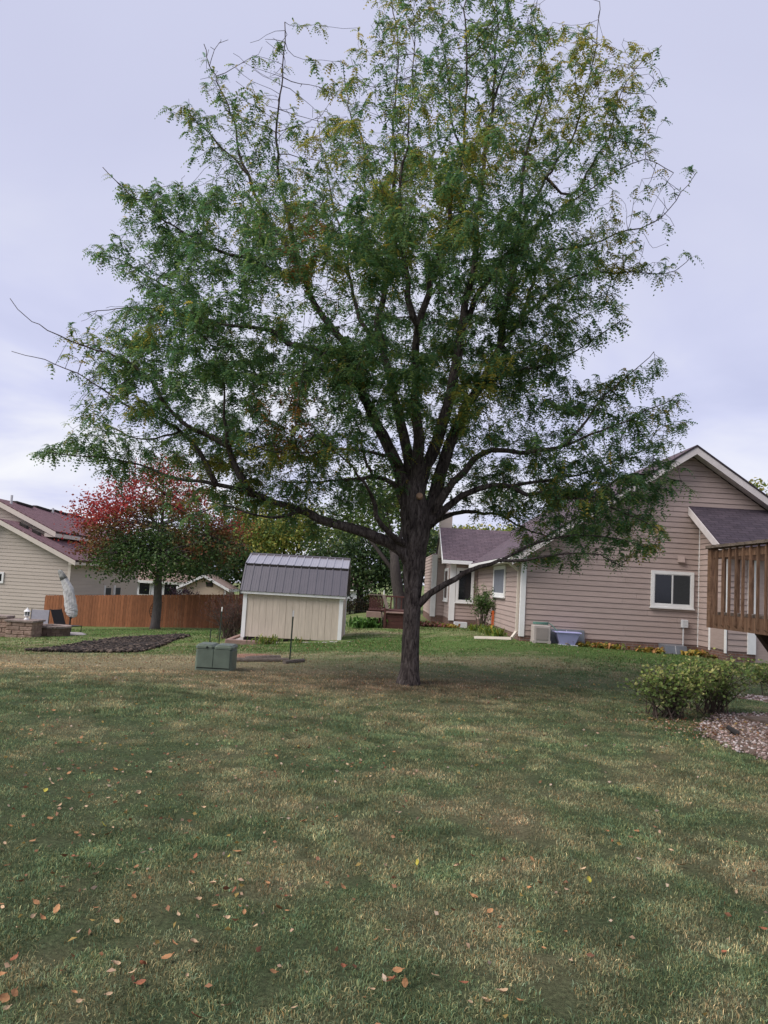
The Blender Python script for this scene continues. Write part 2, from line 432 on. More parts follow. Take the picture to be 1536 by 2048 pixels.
def bark_material():
    m = bpy.data.materials.new('furrowed_bark'); m.use_nodes = True
    N, L = m.node_tree.nodes, m.node_tree.links
    bs = N['Principled BSDF']; bs.inputs['Roughness'].default_value = 0.95; bs.inputs['Specular IOR Level'].default_value = 0.15
    tc = N.new('ShaderNodeTexCoord'); mp = N.new('ShaderNodeMapping'); mp.inputs['Scale'].default_value = (1, 1, 0.24)
    L.new(tc.outputs['Object'], mp.inputs[0])
    n1 = N.new('ShaderNodeTexNoise'); n1.inputs['Scale'].default_value = 24; n1.inputs['Detail'].default_value = 8; n1.inputs['Roughness'].default_value = 0.7; n1.inputs['Distortion'].default_value = 0.8
    L.new(mp.outputs[0], n1.inputs['Vector'])
    n2 = N.new('ShaderNodeTexNoise'); n2.inputs['Scale'].default_value = 3; n2.inputs['Detail'].default_value = 3
    L.new(tc.outputs['Object'], n2.inputs['Vector'])
    rp = N.new('ShaderNodeValToRGB'); el = rp.color_ramp.elements
    el[0].position = 0.36; el[0].color = (0.018, 0.014, 0.013, 1); el[1].position = 0.68; el[1].color = (0.16, 0.135, 0.122, 1)
    e2 = el.new(0.5); e2.color = (0.075, 0.06, 0.055, 1)
    L.new(n1.outputs[0], rp.inputs[0])
    mr = N.new('ShaderNodeMapRange'); mr.inputs[1].default_value = 0.3; mr.inputs[2].default_value = 0.7; mr.inputs[3].default_value = 0.7; mr.inputs[4].default_value = 1.25
    L.new(n2.outputs[0], mr.inputs[0])
    vm = N.new('ShaderNodeVectorMath'); vm.operation = 'SCALE'; L.new(rp.outputs[0], vm.inputs[0]); L.new(mr.outputs[0], vm.inputs['Scale'])
    L.new(vm.outputs[0], bs.inputs['Base Color'])
    bp = N.new('ShaderNodeBump'); bp.inputs['Strength'].default_value = 1.0; bp.inputs['Distance'].default_value = 0.03
    L.new(n1.outputs[0], bp.inputs['Height']); L.new(bp.outputs[0], bs.inputs['Normal'])
    return m
M['bark'] = bark_material()

# ------------------------------------------------------------------ ground
def dryness(x, y):
    """0 = green turf, 1 = straw; broad patches the lawn really has"""
    d = 0.09 + 0.08 * smooth(7, 13, y) + 0.45 * (fbm(x * 0.35, y * 0.35, 1) - 0.5) + 1.0 * (fbm(x * 4.5, y * 4.5, 3, 2) - 0.5) + 0.95 * (fbm(x * 1.9, y * 1.9, 5, 3) - 0.5)
    def blob(cx, cy, rx, ry, a):
        return a * np.exp(-(((x - cx) / rx) ** 2 + ((y - cy) / ry) ** 2))
    d = d + blob(-6.5, 14.8, 3.8, 2.6, 1.15) + blob(-3.6, 15.5, 2.0, 2.0, 0.35) + blob(-1.0, 12.2, 3.0, 2.0, 0.4) + blob(-0.4, 25.0, 1.4, 1.0, 0.7) \
        + blob(2.4, 17.2, 2.2, 1.4, 0.6) + blob(-1.2, 17.0, 2.2, 0.7, 0.35) + blob(1.0, 5.0, 1.2, 1.0, 0.12) + blob(2.6, 6.8, 0.7, 0.5, 0.35) \
        + blob(-7.5, 22.0, 4, 0.7, 0.3)
    d = d - blob(5.5, 19.6, 4.5, 1.6, 0.6) - blob(1.2, 21.5, 3, 2.2, 0.45) - blob(-1.5, 19.8, 2.6, 1.2, 0.4) - blob(-9, 31, 6, 4, 0.4) \
        - blob(3.0, 12.0, 2.5, 1.8, 0.25) - blob(-4.6, 10.0, 1.8, 2.0, 0.22)
    return np.clip(d, 0, 1)
def lawn_color(x, y):
    d = dryness(x, y)[..., None]
    far = smooth(13, 20, y)[..., None]
    g = np.array([0.130, 0.178, 0.082]) * (1 - far) + np.array([0.105, 0.170, 0.044]) * far
    s = np.array([0.37, 0.315, 0.185])
    c = g * (1 - d) + s * d
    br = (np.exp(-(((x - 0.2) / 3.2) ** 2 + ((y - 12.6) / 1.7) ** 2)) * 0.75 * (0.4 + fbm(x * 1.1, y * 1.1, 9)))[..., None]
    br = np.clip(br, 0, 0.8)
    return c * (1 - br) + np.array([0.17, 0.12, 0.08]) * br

gx = np.unique(np.concatenate([np.arange(-24, 16, 0.25), -24 - np.geomspace(1, 900, 14), 16 + np.geomspace(1, 900, 14)]))
gy = np.unique(np.concatenate([np.arange(-3, 46, 0.25), 46 + np.geomspace(1, 1500, 16), -3 - np.geomspace(1, 200, 8)]))
GX, GY = np.meshgrid(gx, gy)
GZ = ground(GX, np.clip(GY, -5, 60)) + 0.03 * (fbm(GX * 0.5, GY * 0.5, 21) - 0.5) * smooth(3, 6, np.hypot(GX, GY))
gv = np.stack([GX, GY, GZ], -1).reshape(-1, 3)
nx_, ny_ = len(gx), len(gy)
ii = (np.arange(ny_ - 1)[:, None] * nx_ + np.arange(nx_ - 1)[None]).ravel()
gq = np.stack([ii, ii + 1, ii + nx_ + 1, ii + nx_], 1)
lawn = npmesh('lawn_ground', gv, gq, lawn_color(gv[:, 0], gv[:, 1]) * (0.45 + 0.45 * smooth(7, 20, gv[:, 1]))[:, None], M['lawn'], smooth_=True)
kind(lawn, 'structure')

# grass: short blades, thinner with distance; nobody could count it
MULCH = np.array([(-8.3, 18.6), (-8.4, 22.4), (-7.9, 24.8), (-6.9, 27.3), (-6.4, 26.6), (-6.0, 22.2), (-5.7, 18.7), (-7.0, 18.3)])
GRAVEL = np.array([(4.12, 9.9), (4.9, 11.15), (5.9, 11.5), (7.6, 11.6), (7.6, 6.0), (4.5, 6.6), (4.12, 8.0), (3.95, 8.6), (3.98, 9.3)])
GRAVEL2 = np.array([(6.1, 13.0), (6.3, 13.45), (8.6, 13.8), (8.6, 12.7), (6.5, 12.75)])
def inside(x, y, poly):
    r = np.zeros(np.shape(x), bool); n = len(poly); j = n - 1
    for i in range(n):
        xi, yi = poly[i]; xj, yj = poly[j]
        r ^= ((yi > y) != (yj > y)) & (x < (xj - xi) * (y - yi) / (yj - yi + 1e-12) + xi); j = i
    return r
def blades(zones, seg):
    gb = []
    for y0, y1, dens, wd, hh in zones:
        half = y1 * 0.56 + 0.9
        n = int(dens * 2 * half * (y1 - y0))
        x = RNG.uniform(-half, half, n); y = RNG.uniform(y0, y1, n)
        k = (np.abs(x) < y * 0.56 + 0.9)
        jx, jy = x + RNG.normal(0, .07, n), y + RNG.normal(0, .07, n)
        k &= ~inside(jx, jy, MULCH) & ~inside(jx, jy, GRAVEL) & ~inside(jx, jy, GRAVEL2)
        k &= ~((x > 3.7) & (y > 21.2) & (y < 31.5)) & ~((x > -4.2) & (x < -0.75) & (y > 21.3) & (y < 25)) & (np.hypot(x - 0.55, y - 12.58) > 0.2)
        k &= (fbm(x * 5, y * 5, 31, 2) + RNG.uniform(-0.3, 0.3, n)) > 0.26
        gb.append((x[k], y[k], np.full(k.sum(), wd), np.full(k.sum(), hh)))
    x, y, w, h = [np.concatenate(q) for q in zip(*gb)]
    n = len(x); z = ground(x, y) - 0.006
    az = np.where(RNG.random(n) < 0.45, fbm(x * 0.8, y * 0.8, 41) * 8, RNG.uniform(0, 2 * math.pi, n)); lean = RNG.uniform(0.1, 1.2, n)
    h = h * RNG.uniform(0.4, 1.25, n) * (0.65 + 0.7 * fbm(x * 2.2, y * 2.2, 51))
    D = np.stack([np.cos(az), np.sin(az), np.zeros(n)], 1); sa = RNG.uniform(0, 2 * math.pi, n)
    S = np.stack([np.cos(sa), np.sin(sa), np.zeros(n)], 1) * (w * RNG.uniform(0.6, 1.4, n))[:, None] * 0.5
    up = np.array([0, 0, 1.0]); B0 = np.stack([x, y, z], 1)
    H1 = B0 + D * (h * lean * 0.32)[:, None] + up * (h * 0.6)[:, None]
    H2 = B0 + D * (h * lean)[:, None] + up * (h * (1.0 - 0.3 * lean))[:, None]
    if seg == 2:
        V = np.stack([B0 - S, B0 + S, H1 + S * 0.85, H1 - S * 0.85, H2], 1).reshape(-1, 3); o = np.arange(n)[:, None] * 5
        T = np.concatenate([o + np.array([[0, 1, 2]]), o + np.array([[0, 2, 3]]), o + np.array([[3, 2, 4]])], 0)
    else:
        V = np.stack([B0 - S, B0 + S, H2], 1).reshape(-1, 3); T = np.arange(n * 3).reshape(-1, 3)
    c = lawn_color(x, y) * (RNG.uniform(0.6, 1.5, n) * (0.75 + 0.5 * fbm(x * 9, y * 9, 61, 2)))[:, None]
    dead = RNG.random(n) < (0.07 + 0.42 * dryness(x, y))
    c[dead] = np.array([0.46, 0.385, 0.235]) * RNG.uniform(0.5, 1.25, dead.sum())[:, None]
    cool = (RNG.random(n) < 0.3) & ~dead; c[cool] *= np.array([0.86, 1.10, 1.30])
    brown = RNG.random(n) < 0.06; c[brown] = np.array([0.20, 0.12, 0.06]) * RNG.uniform(0.5, 1.3, brown.sum())[:, None]
    return V, T, np.repeat(c, len(V) // n, 0), n
GV, GT, gcol, nb = blades(((12.5, 16, 1500, 0.013, 0.040), (16, 22, 600, 0.021, 0.045), (22, 34, 150, 0.034, 0.05)), 1)
grass = npmesh('grass', GV, GT, gcol, M['grass'])
kind(grass, 'stuff'); tag(grass, 'short patchy grass of the farther lawn around shed and house', 'grass')

# nearer turf: small tufts of blades set out by geometry nodes
def tuft_mesh(seed, rad, n, hgt, wid):
    r_ = np.random.default_rng(seed)
    a = r_.uniform(0, 6.283, n); q = rad * np.sqrt(r_.random(n)); B0 = np.stack([q * np.cos(a), q * np.sin(a), np.full(n, -.004)], 1)
    az = r_.uniform(0, 6.283, n); lean = r_.uniform(.05, 1.25, n); h = hgt * r_.uniform(.35, 1.2, n)
    D = np.stack([np.cos(az), np.sin(az), np.zeros(n)], 1); sa = r_.uniform(0, 6.283, n)
    S = np.stack([np.cos(sa), np.sin(sa), np.zeros(n)], 1) * (wid * r_.uniform(.6, 1.3, n))[:, None] * .5; up = np.array([0, 0, 1.])
    H1 = B0 + D * (h * lean * .3)[:, None] + up * (h * .6)[:, None]; H2 = B0 + D * (h * lean)[:, None] + up * (h * (1 - .32 * lean))[:, None]
    V = np.stack([B0 - S, B0 + S, H1 + S * .85, H1 - S * .85, H2], 1).reshape(-1, 3); o = np.arange(n)[:, None] * 5
    T = np.concatenate([o + np.array([[0, 1, 2]]), o + np.array([[0, 2, 3]]), o + np.array([[3, 2, 4]])], 0)
    c = np.ones((n, 3)) * r_.uniform(.5, 1.5, (n, 1))
    k = r_.random(n); c[k < .16] *= np.array([2.3, 1.75, 1.7]); c[(k > .16) & (k < .4)] *= np.array([.85, 1.08, 1.25]); c[k > .93] *= np.array([1.3, .75, .55])
    ob = npmesh('grass_tuft', V, T, np.repeat(c, 5, 0), M['turf']); COL.objects.unlink(ob); return ob
def turf_material():
    m = bpy.data.materials.new('turf'); m.use_nodes = True; N, L = m.node_tree.nodes, m.node_tree.links
    bs = N['Principled BSDF']; bs.inputs['Roughness'].default_value = .6; bs.inputs['Specular IOR Level'].default_value = .2
    a1 = N.new('ShaderNodeAttribute'); a1.attribute_name = 'tint'
    a2 = N.new('ShaderNodeAttribute'); a2.attribute_name = 'patch'; a2.attribute_type = 'INSTANCER'
    vm = N.new('ShaderNodeVectorMath'); vm.operation = 'MULTIPLY'; L.new(a1.outputs['Color'], vm.inputs[0]); L.new(a2.outputs['Color'], vm.inputs[1])
    L.new(vm.outputs[0], bs.inputs['Base Color'])
    tr = N.new('ShaderNodeBsdfTranslucent'); L.new(vm.outputs[0], tr.inputs[0]); ms = N.new('ShaderNodeMixShader'); ms.inputs[0].default_value = .28
    L.new(bs.outputs[0], ms.inputs[1]); L.new(tr.outputs[0], ms.inputs[2]); L.new(ms.outputs[0], N['Material Output'].inputs[0]); return m
M['turf'] = turf_material()
TUFTS = bpy.data.collections.new('grass_tufts')
for i in range(8): TUFTS.objects.link(tuft_mesh(300 + i, .085, 150, .026, .0027))
tp = []
for y0, y1, dens, sc_ in ((1.9, 5.0, 150, 1.0), (5.0, 8.5, 105, 1.18), (8.5, 13.2, 58, 1.55)):
    half = y1 * .56 + .9; n = int(dens * 2 * half * (y1 - y0)); x = RNG.uniform(-half, half, n); y = RNG.uniform(y0, y1, n)
    k = (np.abs(x) < y * .56 + .9) & ~inside(x, y, GRAVEL) & ~inside(x, y, GRAVEL2) & (np.hypot(x - .55, y - 12.58) > .3)
    k &= (fbm(x * 4, y * 4, 31, 2) + RNG.uniform(-.25, .25, n)) > .14
    k &= ~((x > -3.15) & (x < -2.3) & (y > 13.1))
    tp.append(np.stack([x[k], y[k], sc_ * RNG.uniform(.75, 1.2, k.sum()) * (.75 + .5 * fbm(x[k] * 1.7, y[k] * 1.7, 52))], 1))
tp = np.concatenate(tp); ntp = len(tp)
me = bpy.data.meshes.new('turf'); me.vertices.add(ntp); me.vertices.foreach_set('co', np.column_stack([tp[:, 0], tp[:, 1], ground(tp[:, 0], tp[:, 1])]).astype(np.float32).ravel())
def fattr(nm, ty, vals, key):
    at = me.attributes.new(nm, ty, 'POINT'); at.data.foreach_set(key, np.ascontiguousarray(vals).ravel())
fattr('turn', 'FLOAT', RNG.uniform(0, 6.283, ntp).astype(np.float32), 'value'); fattr('grow', 'FLOAT', tp[:, 2].astype(np.float32), 'value'); fattr('pick', 'INT', RNG.integers(0, 8, ntp).astype(np.int32), 'value')
pc = np.ones((ntp, 4), np.float32); pc[:, :3] = lawn_color(tp[:, 0], tp[:, 1]) * (RNG.uniform(.62, 1.5, ntp) * (.55 + .95 * fbm(tp[:, 0] * 6, tp[:, 1] * 6, 62, 2)))[:, None]
fattr('patch', 'FLOAT_COLOR', pc, 'color')
turf = link('turf', me, M['turf'])
ng = bpy.data.node_groups.new('set_out_tufts', 'GeometryNodeTree')
ng.interface.new_socket('Geometry', in_out='INPUT', socket_type='NodeSocketGeometry'); ng.interface.new_socket('Geometry', in_out='OUTPUT', socket_type='NodeSocketGeometry')
gi, go = ng.nodes.new('NodeGroupInput'), ng.nodes.new('NodeGroupOutput'); ip = ng.nodes.new('GeometryNodeInstanceOnPoints'); ci = ng.nodes.new('GeometryNodeCollectionInfo')
ci.inputs['Collection'].default_value = TUFTS; ci.inputs['Separate Children'].default_value = True; ci.inputs['Reset Children'].default_value = True
def named(nm, ty):
    n = ng.nodes.new('GeometryNodeInputNamedAttribute'); n.data_type = ty; n.inputs['Name'].default_value = nm; return n.outputs[0]
cx3 = ng.nodes.new('ShaderNodeCombineXYZ'); ng.links.new(named('turn', 'FLOAT'), cx3.inputs[2])
ng.links.new(gi.outputs[0], ip.inputs['Points']); ng.links.new(ci.outputs[0], ip.inputs['Instance']); ip.inputs['Pick Instance'].default_value = True
ng.links.new(named('pick', 'INT'), ip.inputs['Instance Index']); ng.links.new(cx3.outputs[0], ip.inputs['Rotation']); ng.links.new(named('grow', 'FLOAT'), ip.inputs['Scale'])
ng.links.new(ip.outputs[0], go.inputs[0])
md = turf.modifiers.new('tufts', 'NODES'); md.node_group = ng
kind(turf, 'stuff'); tag(turf, 'patchy green and straw turf of the nearer lawn', 'grass')

# ------------------------------------------------------------------ taupe house
def lap_wall(parent, m, axis, pos, face, z0, z1, lim, e=0.146, name='siding_board'):
    """lapped boards, one object per row. axis 'x': wall in plane y=pos running along x, facing 'face' (+1/-1) along y; axis 'y' likewise"""
    k = 0; z = z0
    while z < z1 - 0.02:
        zt = min(z + e, z1)
        a0, a1 = lim(z); b0, b1 = lim(zt)
        if a1 - a0 > 0.05:
            b0, b1 = max(a0, b0), min(a1, b1)
            if b1 <= b0: b0 = b1 = (b0 + b1) / 2; b0 -= 0.01; b1 += 0.01
            ob, ot = 0.024, 0.008
            if axis == 'x':
                f = lambda u, d, zz: (u, pos + face * d, zz)
            else:
                f = lambda u, d, zz: (pos + face * d, u, zz)
            g_ = min(0.014, e * 0.09)
            cuts = [0.0, 1.0]
            if a1 - a0 > 3.4 and b1 - b0 > 3.0: cuts = [0.0, random.uniform(.28, .72), 1.0]     # butt joint
            for c0, c1 in zip(cuts[:-1], cuts[1:]):
                mid = lambda q0, q1, t: q0 + (q1 - q0) * t
                xj0 = mid(a0, a1, c0) if c0 == 0 else max(mid(a0, a1, c0), b0 + .05) + .002
                xj1 = mid(a0, a1, c1) if c1 == 1 else max(mid(a0, a1, c1), b0 + .05) - .002
                t0 = b0 if c0 == 0 else xj0; t1 = b1 if c1 == 1 else xj1
                j = random.uniform(-.002, .002)
                P = [f(xj0, 0, z + g_), f(xj1, 0, z + g_), f(xj1, ob + j, z + g_), f(xj0, ob + j, z + g_), f(t0, 0, zt), f(t1, 0, zt), f(t1, ot, zt), f(t0, ot, zt)]
                MB().hexa(P).build(name, m, parent)
        z = zt; k += 1

def slab(name, m, p, thick, parent, uvo=None):
    """roof plane from 4 corners (eave a, eave b, ridge b, ridge a), with thickness and shingle uv along the slope"""
    p = [Vector(q) for q in p]; n = (p[1] - p[0]).cross(p[3] - p[0]).normalized()
    if n.z < 0: n = -n
    lo = [q - n * thick for q in p]
    ux = (p[1] - p[0]).normalized(); uy = (p[3] - p[0]); uy = (uy - ux * uy.dot(ux)).normalized(); o_ = p[0].copy()
    return MB().hexa(lo + p).build(name, m, parent, uvf=lambda c: ((c - o_).dot(ux), (c - o_).dot(uy)))

def window(parent, axis, pos, face, u0, u1, z0, z1, fr=0.07, proud=0.05, panes=2, name='window', curtain=False, sill=True, slider=True):
    def bx(mb, a0, a1, d0, d1, b0, b1):
        lo, hi = sorted((pos + face * d0, pos + face * d1))
        return mb.box(a0, a1, lo, hi, b0, b1) if axis == 'x' else mb.box(lo, hi, a0, a1, b0, b1)
    fmb = MB()
    bx(fmb, u0, u0 + fr, 0.0, proud, z0, z1); bx(fmb, u1 - fr, u1, 0.0, proud, z0, z1)
    bx(fmb, u0 + fr, u1 - fr, 0.0, proud - 0.002, z1 - fr, z1); bx(fmb, u0 + fr, u1 - fr, 0.0, proud - 0.002, z0, z0 + fr)
    w = fmb.build(name, M['trim'], parent)
    iu0, iu1 = u0 + fr, u1 - fr
    step = (iu1 - iu0) / panes
    for k in range(panes):
        mm = M['screen'] if (panes == 2 and k == 1) else (M['curtain'] if curtain else M['glass'])
        bx(MB(), iu0 + k * step + 0.012, iu0 + (k + 1) * step - 0.012, 0.026, 0.032 + 0.002 * k, z0 + fr + 0.012, z1 - fr - 0.012).build('pane', mm, w)
        sash = MB()
        a, b = iu0 + k * step, iu0 + (k + 1) * step
        bx(sash, a, a + 0.022, 0.026, 0.040 - 0.003 * k, z0 + fr, z1 - fr); bx(sash, b - 0.022, b, 0.026, 0.040 - 0.003 * k, z0 + fr, z1 - fr)
        bx(sash, a + 0.022, b - 0.022, 0.026, 0.039 - 0.003 * k, z0 + fr, z0 + fr + 0.022); bx(sash, a + 0.022, b - 0.022, 0.026, 0.039 - 0.003 * k, z1 - fr - 0.022, z1 - fr)
        sash.build('sash', M['trim'] if k == 0 else M['grey_box'], w)
    if sill:
        bx(MB(), u0 - 0.02, u1 + 0.02, 0.0, proud + 0.03, z0 - 0.035, z0 - 0.002).build('sill', M['trim'], w)
    return w

GYW = 21.3                                      # gable wall plane
house = thing('taupe_house', 'taupe lap-sided house with plum shingle gable roof and brick base', 'house', (8.5, 25, 0.15))
XL, XR, PK, ZP, ZE = 3.93, 13.1, 8.5, 5.62, 2.55
sl = (ZP - ZE) / (PK - XL)
core = MB()                                      # wall core just behind the boards
core.add([(XL + .01, GYW + .01, 0.1), (XR, GYW + .01, 0.1), (XR, GYW + .01, ZE), (PK, GYW + .01, ZP), (XL + .01, GYW + .01, ZE),
          (XL + .01, 40, 0.1), (XR, 40, 0.1), (XR, 40, ZE), (PK, 40, ZP), (XL + .01, 40, ZE)],
         [(0, 1, 2, 3, 4), (9, 8, 7, 6, 5), (0, 5, 6, 1), (1, 6, 7, 2), (2, 7, 8, 3), (3, 8, 9, 4), (4, 9, 5, 0)])
core.build('wall', M['siding'], house)
lim_g = lambda z: (XL + 0.005 + max(0, (z - ZE) / sl), min(9.9, XR) if z < 3.0 else min(XR, PK + (ZP - z) / sl))
lap_wall(house, M['siding'], 'x', GYW, -1, 0.37, ZP - 0.03, lambda z: (lim_g(z)[0], min(XR - max(0, (z - ZE) / sl), lim_g(z)[1] if z > 3 else XR)))
lap_wall(house, M['siding'], 'y', XL, -1, 0.37, ZE, lambda z: (GYW + 0.005, 31.0))
MB().box(XL - 0.012, XR, GYW - 0.012, GYW + 0.3, -0.3, 0.366).build('foundation', M['brick'], house, uvf=lambda c: (c.x + c.y, c.z))
MB().box(XL - 0.012, XL + 0.3, GYW + 0.302, 31.0, -0.3, 0.366).build('foundation', M['brick'], house, uvf=lambda c: (c.x + c.y, c.z))
cb = MB(); cb.box(XL - 0.045, XL + 0.09, GYW - 0.045, GYW - 0.0245, 0.35, ZE - 0.02); cb.box(XL - 0.045, XL - 0.0245, GYW - 0.0245, GYW + 0.09, 0.35, ZE - 0.02)
cb.build('corner_board', M['trim'], house)
# main roof: two slopes, ridge running back
OV, TH_ = 0.38, 0.16
yf, yb = GYW - 0.42, 40.4
eL, eR = XL - OV, XR + OV
zeL = ZE - OV * sl + 0.24
zr = ZP + 0.24
slab('roof', M['shingle'], [(eL, yb, zeL), (eL, yf, zeL), (PK, yf, zr), (PK, yb, zr)], 0.10, house)
slab('roof', M['shingle'], [(eR, yf, zeL), (eR, yb, zeL), (PK, yb, zr), (PK, yf, zr)], 0.10, house)
for sgn, ex in ((-1, eL), (1, eR)):              # bargeboards along the gable
    a = Vector((ex, yf - 0.012, zeL - 0.14)); b = Vector((PK, yf - 0.012, zr - 0.15))
    q = MB()
    q.hexa([(a.x, yf - 0.032, a.z - 0.11), (b.x, yf - 0.032, b.z - 0.11), (b.x, yf - 0.004, b.z - 0.11), (a.x, yf - 0.004, a.z - 0.11),
            (a.x, yf - 0.032, a.z + 0.085), (b.x, yf - 0.032, b.z + 0.085), (b.x, yf - 0.004, b.z + 0.085), (a.x, yf - 0.004, a.z + 0.085)])
    q.build('bargeboard', M['fascia'], house)
    s_ = MB(); z_ = -0.125
    s_.hexa([(a.x, yf, a.z - 0.06), (b.x, yf, b.z - 0.06), (b.x, GYW - 0.026, b.z - 0.06), (a.x, GYW - 0.026, a.z - 0.06),
             (a.x, yf, a.z - 0.03), (b.x, yf, b.z - 0.03), (b.x, GYW - 0.026, b.z - 0.03), (a.x, GYW - 0.026, a.z - 0.03)])
    s_.build('soffit', M['fascia'], house)
    d_ = MB().hexa([(a.x, yf - 0.05, a.z + 0.09), (b.x, yf - 0.05, b.z + 0.09), (b.x, yf - 0.004, b.z + 0.09), (a.x, yf - 0.004, a.z + 0.09),
                    (a.x, yf - 0.05, a.z + 0.145), (b.x, yf - 0.05, b.z + 0.145), (b.x, yf - 0.004, b.z + 0.145), (a.x, yf - 0.004, a.z + 0.145)])
    d_.build('drip_edge', M['shingle_dark'], house)
# eave gutter on the left slope and its downspout
g = MB(); g.box(eL - 0.09, eL + 0.02, yf + 0.05, 30.4, zeL - 0.17, zeL - 0.04); g.build('gutter', M['trim'], house)
MB().box(eL + 0.022, XL - 0.026, yf + 0.05, 31.0, zeL - 0.155, zeL - 0.13).build('soffit', M['fascia'], house)
dsp = MB(); dsp.bar((eL - 0.03, GYW + 0.12, zeL - 0.17), (XL - 0.075, GYW + 0.22, 2.15), 0.07, 0.06); dsp.bar((XL - 0.075, GYW + 0.22, 2.19), (XL - 0.075, GYW + 0.22, 0.42), 0.07, 0.06)
dsp.bar((XL - 0.075, GYW + 0.22, 0.46), (XL - 0.22, GYW + 0.1, 0.29), 0.07, 0.06)
dsp.build('downspout', M['trim_cream'], house)
window(house, 'x', GYW - 0.024, -1, 7.46, 8.64, 1.36, 2.36, 0.085, 0.05, 2)
window(house, 'y', XL - 0.024, -1, 24.0, 26.4, 1.36, 2.36, 0.1, 0.05, 1, curtain=True)
# rear wing stepping back to the left
WY = 31.0
WXL = 2.86
wc = MB(); wc.box(WXL + .01, XL + 0.2, WY + .01, 36, 0.0, 2.55); wc.box(2.32, 6.0, 34.01, 40, 0, 2.55); wc.build('wall', M['siding'], house)
lap_wall(house, M['siding'], 'x', WY, -1, 0.30, 2.56, lambda z: (WXL, XL - 0.026))
lap_wall(house, M['siding'], 'y', WXL, -1, 0.30, 2.56, lambda z: (WY + 0.005, 34.0))
lap_wall(house, M['siding'], 'x', 34.0, -1, 0.30, 3.0, lambda z: (2.31, WXL - 0.026))
lap_wall(house, M['siding'], 'y', 2.31, -1, 0.30, 3.0, lambda z: (34.005, 39.9))
MB().box(WXL - 0.012, XL - 0.014, WY - 0.012, WY + 0.2, -0.3, 0.296).build('foundation', M['brick'], house, uvf=lambda c: (c.x + c.y, c.z))
MB().box(WXL - 0.012, WXL + 0.2, WY + 0.202, 34.0, -0.3, 0.296).build('foundation', M['brick'], house, uvf=lambda c: (c.x + c.y, c.z))
MB().box(2.30, WXL - 0.014, 33.988, 34.2, -0.3, 0.296).build('foundation', M['brick'], house, uvf=lambda c: (c.x + c.y, c.z))
MB().box(2.30, 2.5, 34.202, 39.9, -0.3, 0.296).build('foundation', M['brick'], house, uvf=lambda c: (c.x + c.y, c.z))
for cx_, cy_ in ((WXL, WY), (2.31, 34.0)):
    q = MB(); q.box(cx_ - 0.045, cx_ + 0.17, cy_ - 0.047, cy_ - 0.0245, 0.25, 2.5 if cy_ < 33 else 2.95); q.box(cx_ - 0.047, cx_ - 0.0245, cy_ - 0.0245, cy_ + 0.12, 0.25, 2.5 if cy_ < 33 else 2.95)
    q.build('corner_board', M['trim'], house)
window(house, 'x', WY - 0.024, -1, 3.05, 3.76, 0.98, 2.36, 0.09, 0.05, 1)
window(house, 'y', WXL - 0.024, -1, 32.0, 33.7, 0.98, 2.36, 0.1, 0.05, 1)
RY, RZ = 33.0, 4.1
slab('roof', M['shingle'], [(2.45, 30.6, 2.66), (5.0, 30.6, 2.66), (6.4, RY, RZ), (2.45, RY, RZ)], 0.10, house)
slab('roof', M['shingle'], [(6.4, 35.4, 2.66), (2.45, 35.4, 2.66), (2.45, RY, RZ), (6.4, RY, RZ)], 0.10, house)
MB().box(2.43, 3.62, 30.50, 30.59, 2.50, 2.64).build('gutter', M['trim'], house)
MB().box(2.43, 3.60, 30.592, 30.97, 2.50, 2.525).build('soffit', M['fascia'], house)
MB().hexa([(2.42, 30.6, 2.48), (2.445, 30.6, 2.48), (2.445, RY, RZ - .2), (2.42, RY, RZ - .2), (2.42, 30.6, 2.65), (2.445, 30.6, 2.65), (2.445, RY, RZ - .01), (2.42, RY, RZ - .01)]).build('bargeboard', M['trim'], house)
chim = MB(); chim.box(2.5, 3.0, 33.4, 34.4, 2.8, 4.75); chim.build('chimney', M['siding_beige'], house)
MB().box(2.46, 3.04, 33.36, 34.44, 4.752, 4.83).build('chimney_cap', M['fascia'], house)
# bump-out on the right of the gable, with its own low roof
BX, BY = 8.80, 19.5
bc = MB(); bc.box(BX + .01, XR, BY + .01, GYW - 0.03, 0.1, 3.0); bc.build('wall', M['siding'], house)
lap_wall(house, M['siding'], 'y', BX, -1, 0.37, 4.02, lambda z: (max(BY, BY + max(0, (z - 2.93)) * 1.55), GYW - 0.026))
lap_wall(house, M['siding'], 'x', BY, -1, 0.37, 3.0, lambda z: (BX + 0.005, 9.30))
MB().box(BX - 0.012, 9.5, BY - 0.012, BY + 0.2, -0.3, 0.366).build('foundation', M['brick'], house, uvf=lambda c: (c.x + c.y, c.z))
MB().box(BX - 0.012, BX + 0.2, BY + 0.202, GYW - 0.014, -0.3, 0.366).build('foundation', M['brick'], house, uvf=lambda c: (c.x + c.y, c.z))
MB().box(9.5, XR, BY + 0.5, BY + 0.7, -0.3, 0.36).build('foundation', M['brick'], house, uvf=lambda c: (c.x + c.y, c.z))
MB().box(BX - 0.045, BX - 0.0245, BY - 0.03, BY + 0.09, 0.32, 2.9).build('corner_board', M['trim'], house)
MB().box(BX - 0.045, BX - 0.0245, 20.42, 20.52, 0.32, 1.75).build('corner_board', M['trim'], house)
MB().box(BX - 0.036, BX - 0.0245, BY + 0.092, 20.418, 0.40, 1.70).build('access_panel', M['siding'], house)
MB().box(9.29, 9.50, BY - 0.05, BY + 0.16, 0.33, 2.95).build('corner_board', M['trim'], house)
MB().box(9.50, 9.58, BY + 0.2, BY + 0.28, 0.45, 2.9).build('door_frame', M['trim'], house)
MB().box(9.58, 11.3, BY + 0.22, BY + 0.25, 0.5, 2.8).build('patio_door', M['glass'], house)
